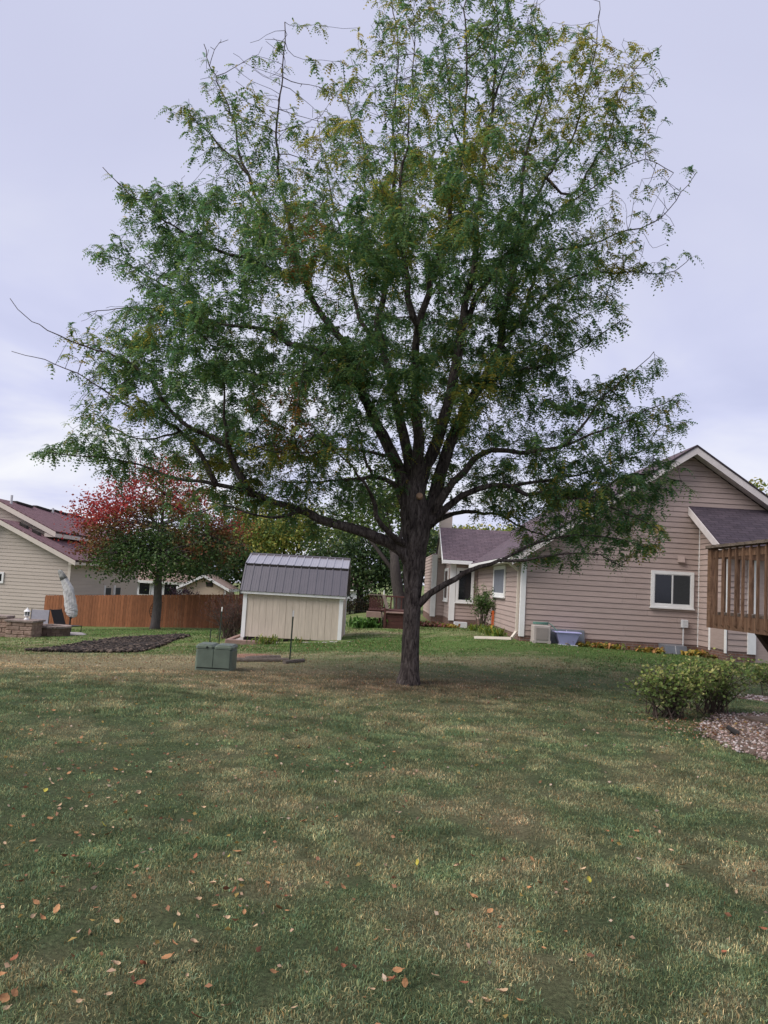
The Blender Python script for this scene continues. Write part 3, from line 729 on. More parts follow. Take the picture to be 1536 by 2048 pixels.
MB().box(BX - 0.028, BX - 0.0, GYW - 0.06, GYW - 0.027, 0.33, 3.9).build('corner_bead', M['trim'], house)
slab('porch_roof', M['shingle_dark'], [(8.48, BY - 0.35, 2.98), (13.4, BY - 0.35, 2.98), (13.4, GYW - 0.03, 4.20), (8.48, GYW - 0.03, 4.20)], 0.08, house)
q = MB().hexa([(8.45, BY - 0.36, 2.74), (8.478, BY - 0.36, 2.74), (8.478, GYW - 0.03, 3.96), (8.45, GYW - 0.03, 3.96),
               (8.45, BY - 0.36, 2.95), (8.478, BY - 0.36, 2.95), (8.478, GYW - 0.03, 4.17), (8.45, GYW - 0.03, 4.17)])
q.build('bargeboard', M['fascia'], house)
MB().hexa([(8.48, BY - 0.33, 2.80), (BX - 0.03, BY - 0.33, 2.80), (BX - 0.03, GYW - 0.03, 4.02), (8.48, GYW - 0.03, 4.02),
           (8.48, BY - 0.33, 2.83), (BX - 0.03, BY - 0.33, 2.83), (BX - 0.03, GYW - 0.03, 4.05), (8.48, GYW - 0.03, 4.05)]).build('soffit', M['fascia'], house)
MB().box(8.5, 13.4, BY - 0.47, BY - 0.36, 2.76, 2.90).build('gutter', M['trim'], house)
# fittings on the gable wall
q = MB(); q.bbox(8.31, 8.49, GYW - 0.12, GYW - 0.026, 0.84, 1.05, 0.012); mb_ = q.build('meter_box', M['grey_box'], house)
MB().tube([(8.37, GYW - 0.07, 0.84), (8.37, GYW - 0.07, 0.12)], 0.02, 8).build('conduit', M['grey_box'], mb_)
q = MB(); q.hexa([(8.19, GYW - 0.11, 2.62), (8.37, GYW - 0.11, 2.62), (8.37, GYW - 0.026, 2.62), (8.19, GYW - 0.026, 2.62),
                  (8.19, GYW - 0.05, 2.80), (8.37, GYW - 0.05, 2.80), (8.37, GYW - 0.026, 2.80), (8.19, GYW - 0.026, 2.80)]); q.build('vent_hood', M['siding'], house)

# ------------------------------------------------------------------ beige house beyond the fence
hx = -16.25
bh_ = thing('beige_house', 'beige two-storey house with wine red roofs behind the cedar fence', 'house', (-19, 44, -1.5))
HY = 40.5
rk = 0.463
ze2 = 1.86
def lz(x): return ze2 + (hx - x) * rk
LRX = -20.0                                      # ridge of the lower wing
c_ = MB(); c_.add([(-23.75, HY + .01, -2), (hx - .01, HY + .01, -2), (hx - .01, HY + .01, ze2), (LRX, HY + .01, lz(LRX)), (-23.75, HY + .01, ze2), (-23.75, 52, -2), (hx - .01, 52, -2), (hx - .01, 52, ze2), (LRX, 52, lz(LRX)), (-23.75, 52, ze2)],
                  [(0, 1, 2, 3, 4), (9, 8, 7, 6, 5), (0, 5, 6, 1), (1, 6, 7, 2), (2, 7, 8, 3), (3, 8, 9, 4), (4, 9, 5, 0)]); c_.build('wall', M['siding_beige'], bh_)
lap_wall(bh_, M['siding_beige'], 'x', HY, -1, -1.5, lz(LRX) - .02, lambda z: (max(-23.0, -23.75 + (z - ze2) / rk), min(hx - 0.005, hx - (z - ze2) / rk)), 0.187)
lap_wall(bh_, M['siding_beige'], 'y', hx, 1, -1.5, ze2, lambda z: (HY, 45.9), 0.187)
MB().box(hx - 0.1, hx + 0.045, HY - 0.047, HY - 0.0245, -1.5, ze2 - 0.05).build('corner_board', M['trim_cream'], bh_)
ez = ze2 - 0.40 * rk + 0.2
slab('roof', M['shingle_red'], [(hx + 0.4, HY - 0.4, ez), (hx + 0.4, 52, ez), (LRX, 52, ez + (20.4 + hx) * rk), (LRX, HY - 0.4, ez + (20.4 + hx) * rk)], 0.10, bh_)
slab('roof', M['shingle_red'], [(-24.15, 52, ez), (-24.15, HY - 0.4, ez), (LRX, HY - 0.4, ez + (20.4 + hx) * rk), (LRX, 52, ez + (20.4 + hx) * rk)], 0.10, bh_)
q = MB(); x0_, x1_ = hx + 0.4, LRX; zz0, zz1 = ez, ez + (20.4 + hx) * rk
q.hexa([(x1_, HY - 0.44, zz1 - .30), (x0_, HY - 0.44, zz0 - .30), (x0_, HY - 0.405, zz0 - .30), (x1_, HY - 0.405, zz1 - .30),
        (x1_, HY - 0.44, zz1 - .06), (x0_, HY - 0.44, zz0 - .06), (x0_, HY - 0.405, zz0 - .06), (x1_, HY - 0.405, zz1 - .06)]); q.build('bargeboard', M['trim_cream'], bh_)
MB().box(hx + 0.03, hx + 0.40, HY - 0.39, 46, ez - 0.26, ez - 0.12).build('soffit', M['trim_cream'], bh_)
for x_ in (-19.3, -18.6):
    zc = ez + (hx + 0.4 - x_) * rk
    MB().hexa([(x_ - .2, HY + 0.75, zc + .0), (x_ + .2, HY + 0.75, zc - .09 - .0), (x_ + .2, HY + 1.1, zc - .09), (x_ - .2, HY + 1.1, zc),
               (x_ - .2, HY + 0.78, zc + .24), (x_ + .12, HY + 0.78, zc + .1), (x_ + .12, HY + 1.1, zc + .1), (x_ - .2, HY + 1.1, zc + .24)]).build('roof_vent', M['dark'], bh_)
# upper storey
UX, UY = -18.42, 42.4
ue = 3.42
c_ = MB(); c_.add([(-24.4, UY + .01, 0), (UX - .01, UY + .01, 0), (UX - .01, UY + .01, ue), (-21.4, UY + .01, ue + (21.4 + UX) * rk), (-24.4, UY + .01, ue), (-24.4, 55.9, 0), (UX - .01, 55.9, 0), (UX - .01, 55.9, ue), (-21.4, 55.9, ue + (21.4 + UX) * rk), (-24.4, 55.9, ue)],
                  [(0, 1, 2, 3, 4), (9, 8, 7, 6, 5), (0, 5, 6, 1), (1, 6, 7, 2), (2, 7, 8, 3), (3, 8, 9, 4), (4, 9, 5, 0)]); c_.build('wall', M['siding_beige'], bh_)
lap_wall(bh_, M['siding_beige'], 'x', UY, -1, 2.3, 6.2, lambda z: (max(-23.5, -24.4 + max(0, z - ue) / rk), min(UX - .005, UX - (z - ue) / rk)), 0.187)
lap_wall(bh_, M['siding_beige'], 'y', UX, 1, 2.3, ue, lambda z: (UY, 55.9), 0.187)
uz = ue - 0.55 * rk + 0.22
slab('roof', M['shingle_red'], [(UX + 0.6, UY - 0.4, uz), (UX + 0.6, 56, uz), (-21.4, 56, uz + (22.0 + UX) * rk), (-21.4, UY - 0.4, uz + (22.0 + UX) * rk)], 0.10, bh_)
slab('roof', M['shingle_red'], [(-25.0, 56, uz), (-25.0, UY - .4, uz + .2), (-21.4, UY - .4, uz + (22.0 + UX) * rk), (-21.4, 56, uz + (22.0 + UX) * rk)], 0.10, bh_)
x0_, x1_ = UX + 0.6, -21.4; zz0, zz1 = uz, uz + (22.0 + UX) * rk
MB().hexa([(x1_, UY - 0.44, zz1 - .33), (x0_, UY - 0.44, zz0 - .33), (x0_, UY - 0.405, zz0 - .33), (x1_, UY - 0.405, zz1 - .33),
           (x1_, UY - 0.44, zz1 - .06), (x0_, UY - 0.44, zz0 - .06), (x0_, UY - 0.405, zz0 - .06), (x1_, UY - 0.405, zz1 - .06)]).build('bargeboard', M['trim_cream'], bh_)
MB().hexa([(UX - .02, UY - .39, uz - .33), (UX + .6, UY - .39, uz - .33), (UX + .6, 55.9, uz - .33), (UX - .02, 55.9, uz - .33), (UX - .02, UY - .39, uz - .12), (UX + .6, UY - .39, uz - .12), (UX + .6, 55.9, uz - .12), (UX - .02, 55.9, uz - .12)]).build('soffit', M['trim_cream'], bh_)
window(bh_, 'y', UX + 0.024, 1, 43.5, 45.0, 2.52, 3.12, 0.07, 0.05, 2, sill=False)
window(bh_, 'x', HY - 0.024, -1, -20.6, -19.66, 0.44, 1.02, 0.08, 0.05, 1, sill=False)
for y_, zt_ in ((43.0, 5.3), (48.5, 5.1), (53.5, 5.0)):
    MB().tube([(-20.9, y_, 4.3), (-20.9, y_, zt_)], 0.07, 8).build('vent_pipe', M['grey_box'], bh_)
for k, yy in enumerate((45.9, 47.6)):
    MB().box(hx - 0.05, hx + 0.02, yy, yy + 1.0, -1.3, 0.35).build('door', M['screen'], bh_)
    MB().box(hx - 0.05, hx + 0.05, yy - 0.24, yy - 0.01, -1.4, 0.5).build('door_trim', M['trim'], bh_)
for k in range(4):
    y_ = 44.2 + k * 2.6
    MB().bar((-21.3, y_, uz + (21.9 + UX) * rk + 0.03), (-21.0, y_ + 1.5, uz + (21.6 + UX) * rk + 0.05), 0.3, 0.12).build('ridge_vent', M['dark'], bh_)

# ------------------------------------------------------------------ garden shed
SX0, SX1, SYF, SYB = -3.82, -1.04, 22.0, 24.4
sh = thing('garden_shed', 'cream gambrel garden shed with ribbed brown metal roof', 'shed', (-2.43, 23.2, -0.3))
c_ = MB(); zb, zev, zbk, zrg = -0.13, 1.13, 1.93, 2.22
yb1, yrd = 22.42, 23.2
prof = [(SYF + .012, zb), (SYB - .012, zb), (SYB - .012, zev), (2 * yrd - yb1, zbk - .05), (yrd, zrg - .06), (yb1, zbk - .05), (SYF + .012, zev)]
c_.add([(SX0 + .012, y, z) for y, z in prof] + [(SX1 - .012, y, z) for y, z in prof],
       [tuple(range(6, -1, -1)), tuple(range(7, 14))] + [(i, (i + 1) % 7, 7 + (i + 1) % 7, 7 + i) for i in range(7)])
c_.build('wall', M['shed_panel'], sh)
npn = 14; pw = (SX1 - SX0 - 0.16) / npn
for k in range(npn):
    x0_ = SX0 + 0.08 + k * pw; gap = 0.007 if k % 6 == 0 else 0.003
    MB().box(x0_ + gap, x0_ + pw - 0.002, SYF - 0.004, SYF + 0.011, zb, zev - 0.02).build('wall_panel', M['shed_panel'], sh)
for k in range(12):
    y0_ = SYF + 0.08 + k * 0.187
    MB().box(SX1 - 0.011, SX1 + 0.008, y0_ + .006, y0_ + 0.181, zb, zev - 0.02).build('wall_panel', M['shed_panel'], sh)
for x0_, x1_ in ((SX0 - 0.03, SX0 + 0.079), (SX1 - 0.079, SX1 + 0.03)):
    MB().box(x0_, x1_, SYF - 0.03, SYF + 0.01, zb - 0.02, zev).build('corner_trim', M['trim'], sh)
for y0_, y1_ in ((SYF + 0.0105, SYF + .079), (SYB - 0.08, SYB + 0.03)):
    MB().box(SX1 - 0.01, SX1 + 0.03, y0_, y1_, zb - 0.02, zev).build('corner_trim', M['trim'], sh)
MB().box(SX0 - 0.1, SX1 + 0.1, SYF - 0.12, SYF - 0.032, zev - 0.055, zev + 0.015).build('eave_trim', M['trim'], sh)
RX0, RX1 = SX0 - 0.1, SX1 + 0.1
nr = 13; rw = (RX1 - RX0) / nr
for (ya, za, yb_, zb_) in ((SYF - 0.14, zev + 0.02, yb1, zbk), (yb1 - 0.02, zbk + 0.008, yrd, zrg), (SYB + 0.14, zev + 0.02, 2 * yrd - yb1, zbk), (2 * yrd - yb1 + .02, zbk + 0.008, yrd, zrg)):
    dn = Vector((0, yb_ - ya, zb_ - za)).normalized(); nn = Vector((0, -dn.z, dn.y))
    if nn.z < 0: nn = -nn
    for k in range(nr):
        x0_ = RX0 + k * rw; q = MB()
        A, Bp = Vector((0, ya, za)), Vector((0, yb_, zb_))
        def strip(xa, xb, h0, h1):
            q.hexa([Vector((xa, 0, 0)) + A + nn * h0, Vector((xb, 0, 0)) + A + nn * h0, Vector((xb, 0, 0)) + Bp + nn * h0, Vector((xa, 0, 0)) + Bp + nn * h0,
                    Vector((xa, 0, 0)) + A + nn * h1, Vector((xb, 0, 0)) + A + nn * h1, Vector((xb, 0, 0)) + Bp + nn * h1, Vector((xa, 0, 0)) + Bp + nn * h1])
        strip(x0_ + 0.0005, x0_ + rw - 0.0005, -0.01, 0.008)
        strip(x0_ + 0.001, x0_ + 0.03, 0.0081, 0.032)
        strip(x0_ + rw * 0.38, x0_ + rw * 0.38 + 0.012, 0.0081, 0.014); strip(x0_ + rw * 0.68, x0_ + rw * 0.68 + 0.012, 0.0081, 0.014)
        q.build('roof_panel', M['shed_roof_sheen'] if zb_ > zbk + .1 else M['shed_roof'], sh)
MB().tube([(RX0 - 0.01, yrd, zrg + 0.005), (RX1 + 0.01, yrd, zrg + 0.005)], 0.05, 8, flat=0.6).build('ridge_cap', M['shed_roof'], sh)
MB().box(RX0, RX1, yb1 - 0.06, yb1 - 0.02, zbk - 0.035, zbk + 0.012).build('roof_flashing', M['metal_dark'], sh)
for x_ in (SX0 - .115, SX1 + .102):
    for (ya, za, yb_, zb_) in ((SYF - 0.15, zev, yb1, zbk), (yb1, zbk, yrd, zrg + .02), (SYB + 0.15, zev, 2 * yrd - yb1, zbk), (2 * yrd - yb1, zbk, yrd, zrg + .02)):
        MB().hexa([(x_, ya, za - .07), (x_ + .013, ya, za - .07), (x_ + .013, yb_, zb_ - .07), (x_, yb_, zb_ - .07), (x_, ya, za + .02), (x_ + .013, ya, za + .02), (x_ + .013, yb_, zb_ + .02), (x_, yb_, zb_ + .02)]).build('rake_trim', M['shed_roof'], sh)
for y_ in (22.1, 23.2, 24.2):
    MB().box(SX0 + 0.04, SX1 - 0.02, y_ - 0.05, y_ + 0.06, -0.36, zb - 0.002).build('floor_skid', M['dark'], sh)
pad = thing('shed_pad', 'gravel pad edged with pale stained timbers under the shed', 'pad', (-2.4, 22.9, -0.4))
MB().box(-4.02, -0.80, 21.5, 24.9, -0.6, -0.235).build('pad_fill', M['concrete'], pad)
q = MB(); q.bbox(-4.16, -2.9, 21.36, 21.498, -0.55, -0.19, 0.015); q.build('edge_timber', M['red_deck_pale'], pad)
q = MB(); q.bbox(-4.16, -4.022, 21.5, 24.9, -0.6, -0.19, 0.015); q.build('edge_timber', M['red_deck_pale'], pad)
q = MB()
for k in range(70):
    x_ = random.uniform(-2.1, -0.62); y_ = random.uniform(21.25, 21.6) if random.random() < .7 else random.uniform(21.6, 22); r_ = random.uniform(.03, .075)
    q.lathe((x_, y_, gz(x_, y_) - .02 if y_ < 21.5 else -.24), [(r_, 0), (r_ * .95, r_ * .35), (r_ * .5, r_ * .6)], 6)
kind(q.build('edge_stones', M['concrete'], pad), 'stuff')

# ------------------------------------------------------------------ fences
def plank_fence(name, label, p0, p1, h, m, pitch=0.145, post_every=17, mo='fence'):
    p0 = Vector((*p0, 0)); p1 = Vector((*p1, 0)); n = int((p1 - p0).length / pitch); d = (p1 - p0) / n; u = d.normalized(); nrm = Vector((u.y, -u.x, 0))
    z0 = gz(*p0.xy)
    fe = thing(name, label, 'fence', (p0.x, p0.y, z0))
    zt0 = gz(p0.x, p0.y) + h; zt1 = gz(p1.x, p1.y) + h
    for k in range(n):
        a = p0 + d * k + u * random.uniform(.002, .008); b = p0 + d * (k + 1) - u * random.uniform(.002, .008); zt = zt0 + (zt1 - zt0) * k / n + random.uniform(-.006, .006)
        zg = gz(a.x, a.y) - 0.05; th = nrm * 0.018; off = nrm * random.uniform(0, .004)
        a += off; b += off
        e1 = u * 0.022
        A = [a, b, b - th, a - th]
        vs_ = [Vector((*v.xy, zg)) for v in A] + [Vector((*v.xy, zt - .03)) for v in A] + [Vector((*v.xy, zt)) for v in (a + e1, b - e1, b - e1 - th, a + e1 - th)]
        fs_ = [(3, 2, 1, 0), (8, 9, 10, 11)] + [(r_ * 4 + i, r_ * 4 + (i + 1) % 4, r_ * 4 + 4 + (i + 1) % 4, r_ * 4 + 4 + i) for r_ in range(2) for i in range(4)]
        MB().add(vs_, fs_).build('board', m, fe)
        if k % post_every == 0:
            c = a - nrm * 0.09
            MB().box(c.x - .045, c.x + .045, c.y - .045, c.y + .045, zg - .2, zt - .08).build('post', m, fe)
    for zz in (0.3, h - 0.3):
        a = p0 - nrm * 0.04; b = p1 - nrm * 0.04
        MB().bar((a.x, a.y, zt0 - h + zz), (b.x, b.y, zt1 - h + zz), 0.04, 0.09).build('rail', m, fe)
    return fe
plank_fence('cedar_fence', 'orange-brown cedar board fence running behind the red-topped maple', (-16.3, 37.9), (-4.6, 36.2), 1.5, M['fence'])
plank_fence('pale_fence', 'pale weathered board fence farther off behind the cedar fence', (-15.8, 44.2), (-8.5, 43.2), 1.42, M['fence_pale'])
ir = thing('round_lattice', 'round rusty iron hoop with slats hung on the cedar fence', 'ornament', (-10.55, 37.03, -0.6))
MB().tube([(-10.5 + .40 * math.cos(t), 37.035, -.36 + .47 * math.sin(t)) for t in np.linspace(0, 2 * math.pi, 25)], 0.016, 6).build('hoop', M['iron'], ir)
for k in range(7):
    z_ = -.70 + k * .115; hw = .40 * math.sqrt(max(0, 1 - ((z_ + .36) / .47) ** 2))
    MB().bar((-10.5 - hw, 37.035, z_ - .03), (-10.5 + hw, 37.035, z_ + .05), 0.014, 0.022).build('slat', M['iron'], ir)

# ------------------------------------------------------------------ patio wall, lantern, chairs, umbrella
def block_wall(parent, x0, x1, y0, y1, z0, rows, rh, bl, m):
    for r_ in range(rows):
        x = x0 - (bl / 2 if r_ % 2 else 0); 
        while x < x1 - 0.02:
            a, b = max(x, x0), min(x + bl * random.uniform(.9, 1.1), x1)
            if x1 - b < .08: b = x1
            if b - a > 0.03:
                j = random.uniform(0, .018); q = MB()
                zz = z0 + r_ * rh
                q.add([(a + .004, y0 + .012 - j, zz + .003), (b - .004, y0 + .012 - j, zz + .003), (b - .004, y1, zz + .003), (a + .004, y1, zz + .003),
                       (a + .02, y0 - j - .01, zz + .02), (b - .02, y0 - j - .01, zz + .02), (a + .02, y0 - j - .01, zz + rh - .02), (b - .02, y0 - j - .01, zz + rh - .02),
                       (a + .004, y0 + .012 - j, zz + rh - .003), (b - .004, y0 + .012 - j, zz + rh - .003), (b - .004, y1, zz + rh - .003), (a + .004, y1, zz + rh - .003)],
                      [(3, 2, 1, 0), (0, 1, 5, 4), (4, 5, 7, 6), (6, 7, 9, 8), (8, 9, 10, 11), (0, 4, 6, 8), (0, 8, 11, 3), (1, 9, 7, 5), (1, 2, 10, 9), (2, 3, 11, 10)])
                q.build('block', m, parent)
            x = b
pz = -0.86
pil = thing('patio_pillar', 'square tan block pillar carrying the white lantern', 'pillar', (-11.5, 25.3, pz))
block_wall(pil, -11.92, -11.07, 25.0, 25.8, pz, 4, 0.135, 0.42, M['block'])
MB().bbox(-11.97, -11.02, 24.94, 25.85, pz + .54, pz + .60, .012).build('cap_stone', M['cap'], pil)
wal = thing('patio_wall', 'low tan block wall left of the lantern pillar', 'wall', (-12.8, 25.4, pz))
block_wall(wal, -13.6, -12.0, 25.25, 25.7, pz, 4, 0.155, 0.42, M['block'])
MB().bbox(-13.65, -12.0, 25.2, 25.76, pz + .62, pz + .69, .012).build('cap_stone', M['cap'], wal)
ring = thing('planter_ring', 'round dark block planter ring beside the lantern pillar', 'planter', (-10.95, 26.3, -0.84))
rc = (-10.98, 26.32); rr = 0.58
for r_ in range(2):
    for k in range(13):
        t0 = 2 * math.pi * (k + .5 * r_) / 13; t1 = t0 + 2 * math.pi / 13 - .03; zz = -.84 + r_ * .155
        q = MB()
        P = []
        for zq in (zz + .004, zz + .15):
            for (t, rad) in ((t0, rr), (t1, rr), (t1, rr - .2), (t0, rr - .2)):
                P.append((rc[0] + rad * math.cos(t), rc[1] + rad * math.sin(t), zq))
        q.hexa(P).build('block', M['block_dark'], ring)
for k in range(13):
    t0 = 2 * math.pi * k / 13; t1 = t0 + 2 * math.pi / 13 - .015; P = []
    for zq in (-.528, -.465):
        for (t, rad) in ((t0, rr + .04), (t1, rr + .04), (t1, rr - .24), (t0, rr - .24)): P.append((rc[0] + rad * math.cos(t), rc[1] + rad * math.sin(t), zq))
    MB().hexa(P).build('cap_stone', M['cap'], ring)
MB().lathe((*rc, -.86), [(.37, 0), (.37, .24)], 16).build('soil', M['mulch'], ring)
lan = thing('lantern', 'white post lantern with dark glass on the block pillar', 'lantern', (-11.44, 25.35, pz + .6))
lc = (-11.44, 25.35, pz + .6)
MB().lathe(lc, [(.085, 0), (.085, .02), (.045, .05), (.045, .09), (.09, .12), (.09, .135)], 12).build('base', M['trim'], lan)
MB().lathe(lc, [(.062, .136), (.075, .26)], 8).build('glass', M['lamp_glass'], lan)
for k in range(6):
    t = 2 * math.pi * k / 6
    MB().bar((lc[0] + .072 * math.cos(t), lc[1] + .072 * math.sin(t), lc[2] + .134), (lc[0] + .086 * math.cos(t), lc[1] + .086 * math.sin(t), lc[2] + .262), .012).build('bar', M['trim'], lan)
MB().lathe(lc, [(.11, .261), (.105, .275), (.05, .325), (.05, .335), (.02, .36), (.012, .40)], 12).build('roof', M['trim'], lan)
def lounge(name, label, x, y, yaw, m, back):
    z = gz(x, y); t = thing(name, label, 'chair', (x, y, z))
    c, s = math.cos(yaw), math.sin(yaw)
    W = lambda a, b, h: (x + a * c - b * s, y + a * s + b * c, z + h)
    q = MB(); q.hexa([W(-.28, -.45, .30), W(.28, -.45, .30), W(.28, .25, .30), W(-.28, .25, .30), W(-.28, -.45, .325), W(.28, -.45, .325), W(.28, .25, .325), W(-.28, .25, .325)]); q.build('seat', m, t)
    q = MB(); q.hexa([W(-.28, .25, .31), W(.28, .25, .31), W(.28, .28, .31), W(-.28, .28, .31), W(-.28, .25 + back, .85), W(.28, .25 + back, .85), W(.28, .28 + back, .85), W(-.28, .28 + back, .85)]); q.build('backrest', m, t)
    for a in (-.29, .29):
        for b in (-.42, .22): MB().tube([W(a, b, 0), W(a, b, .31)], .015, 6).build('leg', M['metal_dark'], t)
        MB().tube([W(a, -.45, .31), W(a, .25, .31), W(a, .27 + back, .88)], .015, 6).build('side_rail', M['metal_dark'], t)
lounge('lounge_chair', 'grey sling patio chair facing the lantern pillar', -11.75, 27.0, R(20), M['plastic_grey'], .15)
lounge('lounge_chair', 'dark metal patio chair seen side-on behind the planter ring', -11.15, 27.9, R(75), M['metal_dark'], .22)
def resample_path(pts, k):
    pts = [Vector(p) for p in pts]; return [pts[i].lerp(pts[i + 1], j / k) for i in range(len(pts) - 1) for j in range(k)] + [pts[-1]]
um = thing('patio_umbrella', 'closed patio umbrella in a curved grey canvas cover', 'umbrella', (-10.72, 27.3, -.86))
cpath = [(-11.36, 27.3, 1.39), (-11.28, 27.3, 1.30), (-11.14, 27.3, 1.08), (-10.95, 27.3, .70), (-10.83, 27.3, .28), (-10.78, 27.3, .02), (-10.75, 27.3, -.14), (-10.77, 27.3, -.22)]
cv = MB(); cpt = resample_path(cpath[1:], 4); cr_ = np.interp(np.linspace(0, 1, len(cpt)), np.linspace(0, 1, 7), [.07, .125, .175, .20, .205, .18, .11])
cv.tube(cpt, list(cr_), 20, flat=.75)
for i in range(len(cpt)):
    for k in range(20):                          # folds running down the cloth, creases where the straps pull in
        c0 = Vector(cpt[i]); v = Vector(cv.v[i * 20 + k]); f = 1 + .11 * math.sin(k * 1.57 + i * .5) * min(1, i / 5) + .05 * math.sin(i * 1.9 + k) + random.uniform(-.03, .03)
        w_ = c0 + (v - c0) * f; cv.v[i * 20 + k] = (w_.x, w_.y, w_.z)
cv.build('cover', M['canvas'], um)
MB().tube([cpath[0], (-11.30, 27.3, 1.33), (-11.22, 27.3, 1.215), (-11.14, 27.3, 1.08)], [.03, .088, .112, .138], 12, wob=.03, flat=.8).build('stained_cover_top', M['canvas_dirty'], um, True)
MB().tube([(-10.79, 27.3, -.86), (-10.79, 27.3, -.1)], .032, 8).build('pole', M['metal_dark'], um)
MB().tube([(-10.79, 27.3, -.30), (-10.70, 27.26, -.20), (-10.80, 27.24, -.24)], .03, 6).build('tie', M['metal_dark'], um)
MB().lathe((-10.6, 27.3, -.90), [(.40, 0), (.40, .10), (.30, .14), (.1, .15)], 18).build('base', M['concrete'], um)

# ------------------------------------------------------------------ utility box, timbers, stakes
ux0, uy0 = -3.05, 13.2; uzb = gz(-2.75, 13.4) - .02
ub = thing('utility_box', 'olive green enamelled utility box with a split front on the lawn', 'utility box', (-2.74, 13.45, uzb))
q = MB(); q.bbox(ux0, ux0 + .62, uy0, uy0 + .50, uzb, uzb + .40, .03); q.build('cabinet', M['utility'], ub)
q = MB(); q.bbox(ux0 - .008, ux0 + .302, uy0 - .01, uy0 + .51, uzb + .402, uzb + .47, .035); q.build('lid', M['utility'], ub)
q = MB(); q.bbox(ux0 + .308, ux0 + .628, uy0 - .01, uy0 + .51, uzb + .402, uzb + .468, .035); q.build('lid', M['utility'], ub)
for a in ((ux0 + .035, ux0 + .300), (ux0 + .310, ux0 + .585)):
    MB().bbox(a[0], a[1], uy0 - .012, uy0 + .002, uzb + .09, uzb + .392, .004).build('door', M['utility'], ub)
MB().box(ux0 + .03, ux0 + .59, uy0 - .004, uy0 + .001, uzb + .072, uzb + .086).build('kick_seam', M['utility_seam'], ub)
MB().lathe((ux0 + .19, uy0 - .008, uzb + .425), [(.018, -.012), (.018, .012), (.006, .02)], 8).build('bolt', M['utility_seam'], ub)
MB().box(ux0 - .06, ux0 + .70, uy0 - .04, uy0 + .56, uzb - .1, uzb + .012).build('pad', M['concrete'], ub)
for (a, b, w, lb) in (((-2.62, 15.75), (-1.98, 16.15), .095, 'short weathered timber lying nearest the stained shed pad'),
                      ((-2.75, 15.25), (-1.72, 15.45), .10, 'long weathered timber lying behind the utility box'),
                      ((-1.75, 14.98), (-1.42, 15.42), .09, 'stubby weathered timber at the foot of the white-tipped stake')):
    q = MB(); za, zb2 = gz(*a) + w / 2 - .012, gz(*b) + w / 2 - .012
    q.tube([(*a, za), ((a[0] + b[0]) / 2, (a[1] + b[1]) / 2, (za + zb2) / 2), (*b, zb2)], [w / 2, w / 2 * 1.04, w / 2], 8, wob=.05)
    tag(q.build('landscape_timber', M['timber'], None), lb, 'timber')
bp = MB(); cx_, cy_ = -2.9, 16.9
pts = [(cx_ + (.55 + .12 * math.sin(3 * t)) * math.cos(t), cy_ + (.9 + .1 * math.cos(2 * t)) * math.sin(t)) for t in np.linspace(0, 2 * math.pi, 24, endpoint=False)]
bp.add([(cx_, cy_, gz(cx_, cy_) + .05)] + [(a, b, gz(a, b) + .008) for a, b in pts], [(0, 1 + i, 1 + (i + 1) % 24) for i in range(24)])
M['red_mulch'] = mat('rusty_mulch', (0.20, 0.095, 0.06), 0.95, 0.35, 14, 1.0, 40, alt=(0.33, 0.19, 0.13))
kind(bp.build('red_mulch_patch', M['red_mulch'], None), 'structure')
def stake(x, y, h, tip, lb):
    z = gz(x, y) - .05; t = thing('garden_stake', lb, 'stake', (x, y, z))
    top = h if not tip else h - .12
    q = MB(); q.bar((x, y, z), (x + .01, y, z + top), .012, .035); q.bar((x, y - .018, z), (x + .01, y - .018, z + top), .028, .012); q.build('shaft', M['post_green'], t)
    if tip: q = MB(); q.bar((x + .01, y, z + top + .001), (x + .012, y, z + h), .014, .037); q.bar((x + .01, y - .018, z + top + .001), (x + .012, y - .018, z + h), .03, .013); q.build('tip', M['post_white'], t)
stake(-1.68, 15.28, 1.07, True, 'white-tipped steel stake in front of the shed wall')
stake(-4.28, 21.2, 1.1, True, 'white-tipped steel stake in front of the leafless red bush')
stake(-4.62, 21.6, .48, False, 'short plain steel stake next to the shed pad corner')

# ------------------------------------------------------------------ weathered deck at the right
dk = thing('weathered_deck', 'raised weathered brown wooden deck with pointed balusters', 'deck', (4.23, 9.9, 0))
DX, DY1, DY0, DZB, DZT = 4.23, 9.86, 5.6, 1.265, 2.30
def baluster(x, y, face, z0, z1, w=.027):
    a = .02
    q = MB()
    if face == 'x': sx = -w
    j = random.uniform(-.006, .006); tw = random.uniform(-.006, .006)
    q.add([(x - w / 2, y - w / 2 + j, z0 + .03), (x + w / 2, y - w / 2 + j, z0), (x + w / 2, y + w / 2 + j, z0), (x - w / 2, y + w / 2 + j, z0 + .03),
           (x - w / 2, y - w / 2 + tw, z1 - .035), (x + w / 2, y - w / 2 + tw, z1), (x + w / 2, y + w / 2 + tw, z1), (x - w / 2, y + w / 2 + tw, z1 - .035)],
          [(3, 2, 1, 0), (4, 5, 6, 7), (0, 1, 5, 4), (1, 2, 6, 5), (2, 3, 7, 6), (3, 0, 4, 7)])
    return q.build('baluster', M['deck_wood'], dk)
y_ = DY1 - .19; k = 0
while y_ > DY0 + .1:
    baluster(DX - .0145, y_, 'x', DZB + .03 + random.uniform(-.006, .006), DZT - .03); y_ -= .178; k += 1
x_ = DX + .18
while x_ < 8.2:
    baluster(x_, DY1 + .0145, 'y', DZB + .03, DZT - .03); x_ += .178
MB().box(DX - .03, DX + .06, DY1 - .055, DY1 + .045, DZB + .0, DZT - .02).build('corner_post', M['deck_wood'], dk)
MB().box(DX + .0005, DX + .04, DY0, DY1 - .06, DZB, DZB + .17).build('rim_joist', M['deck_wood'], dk)
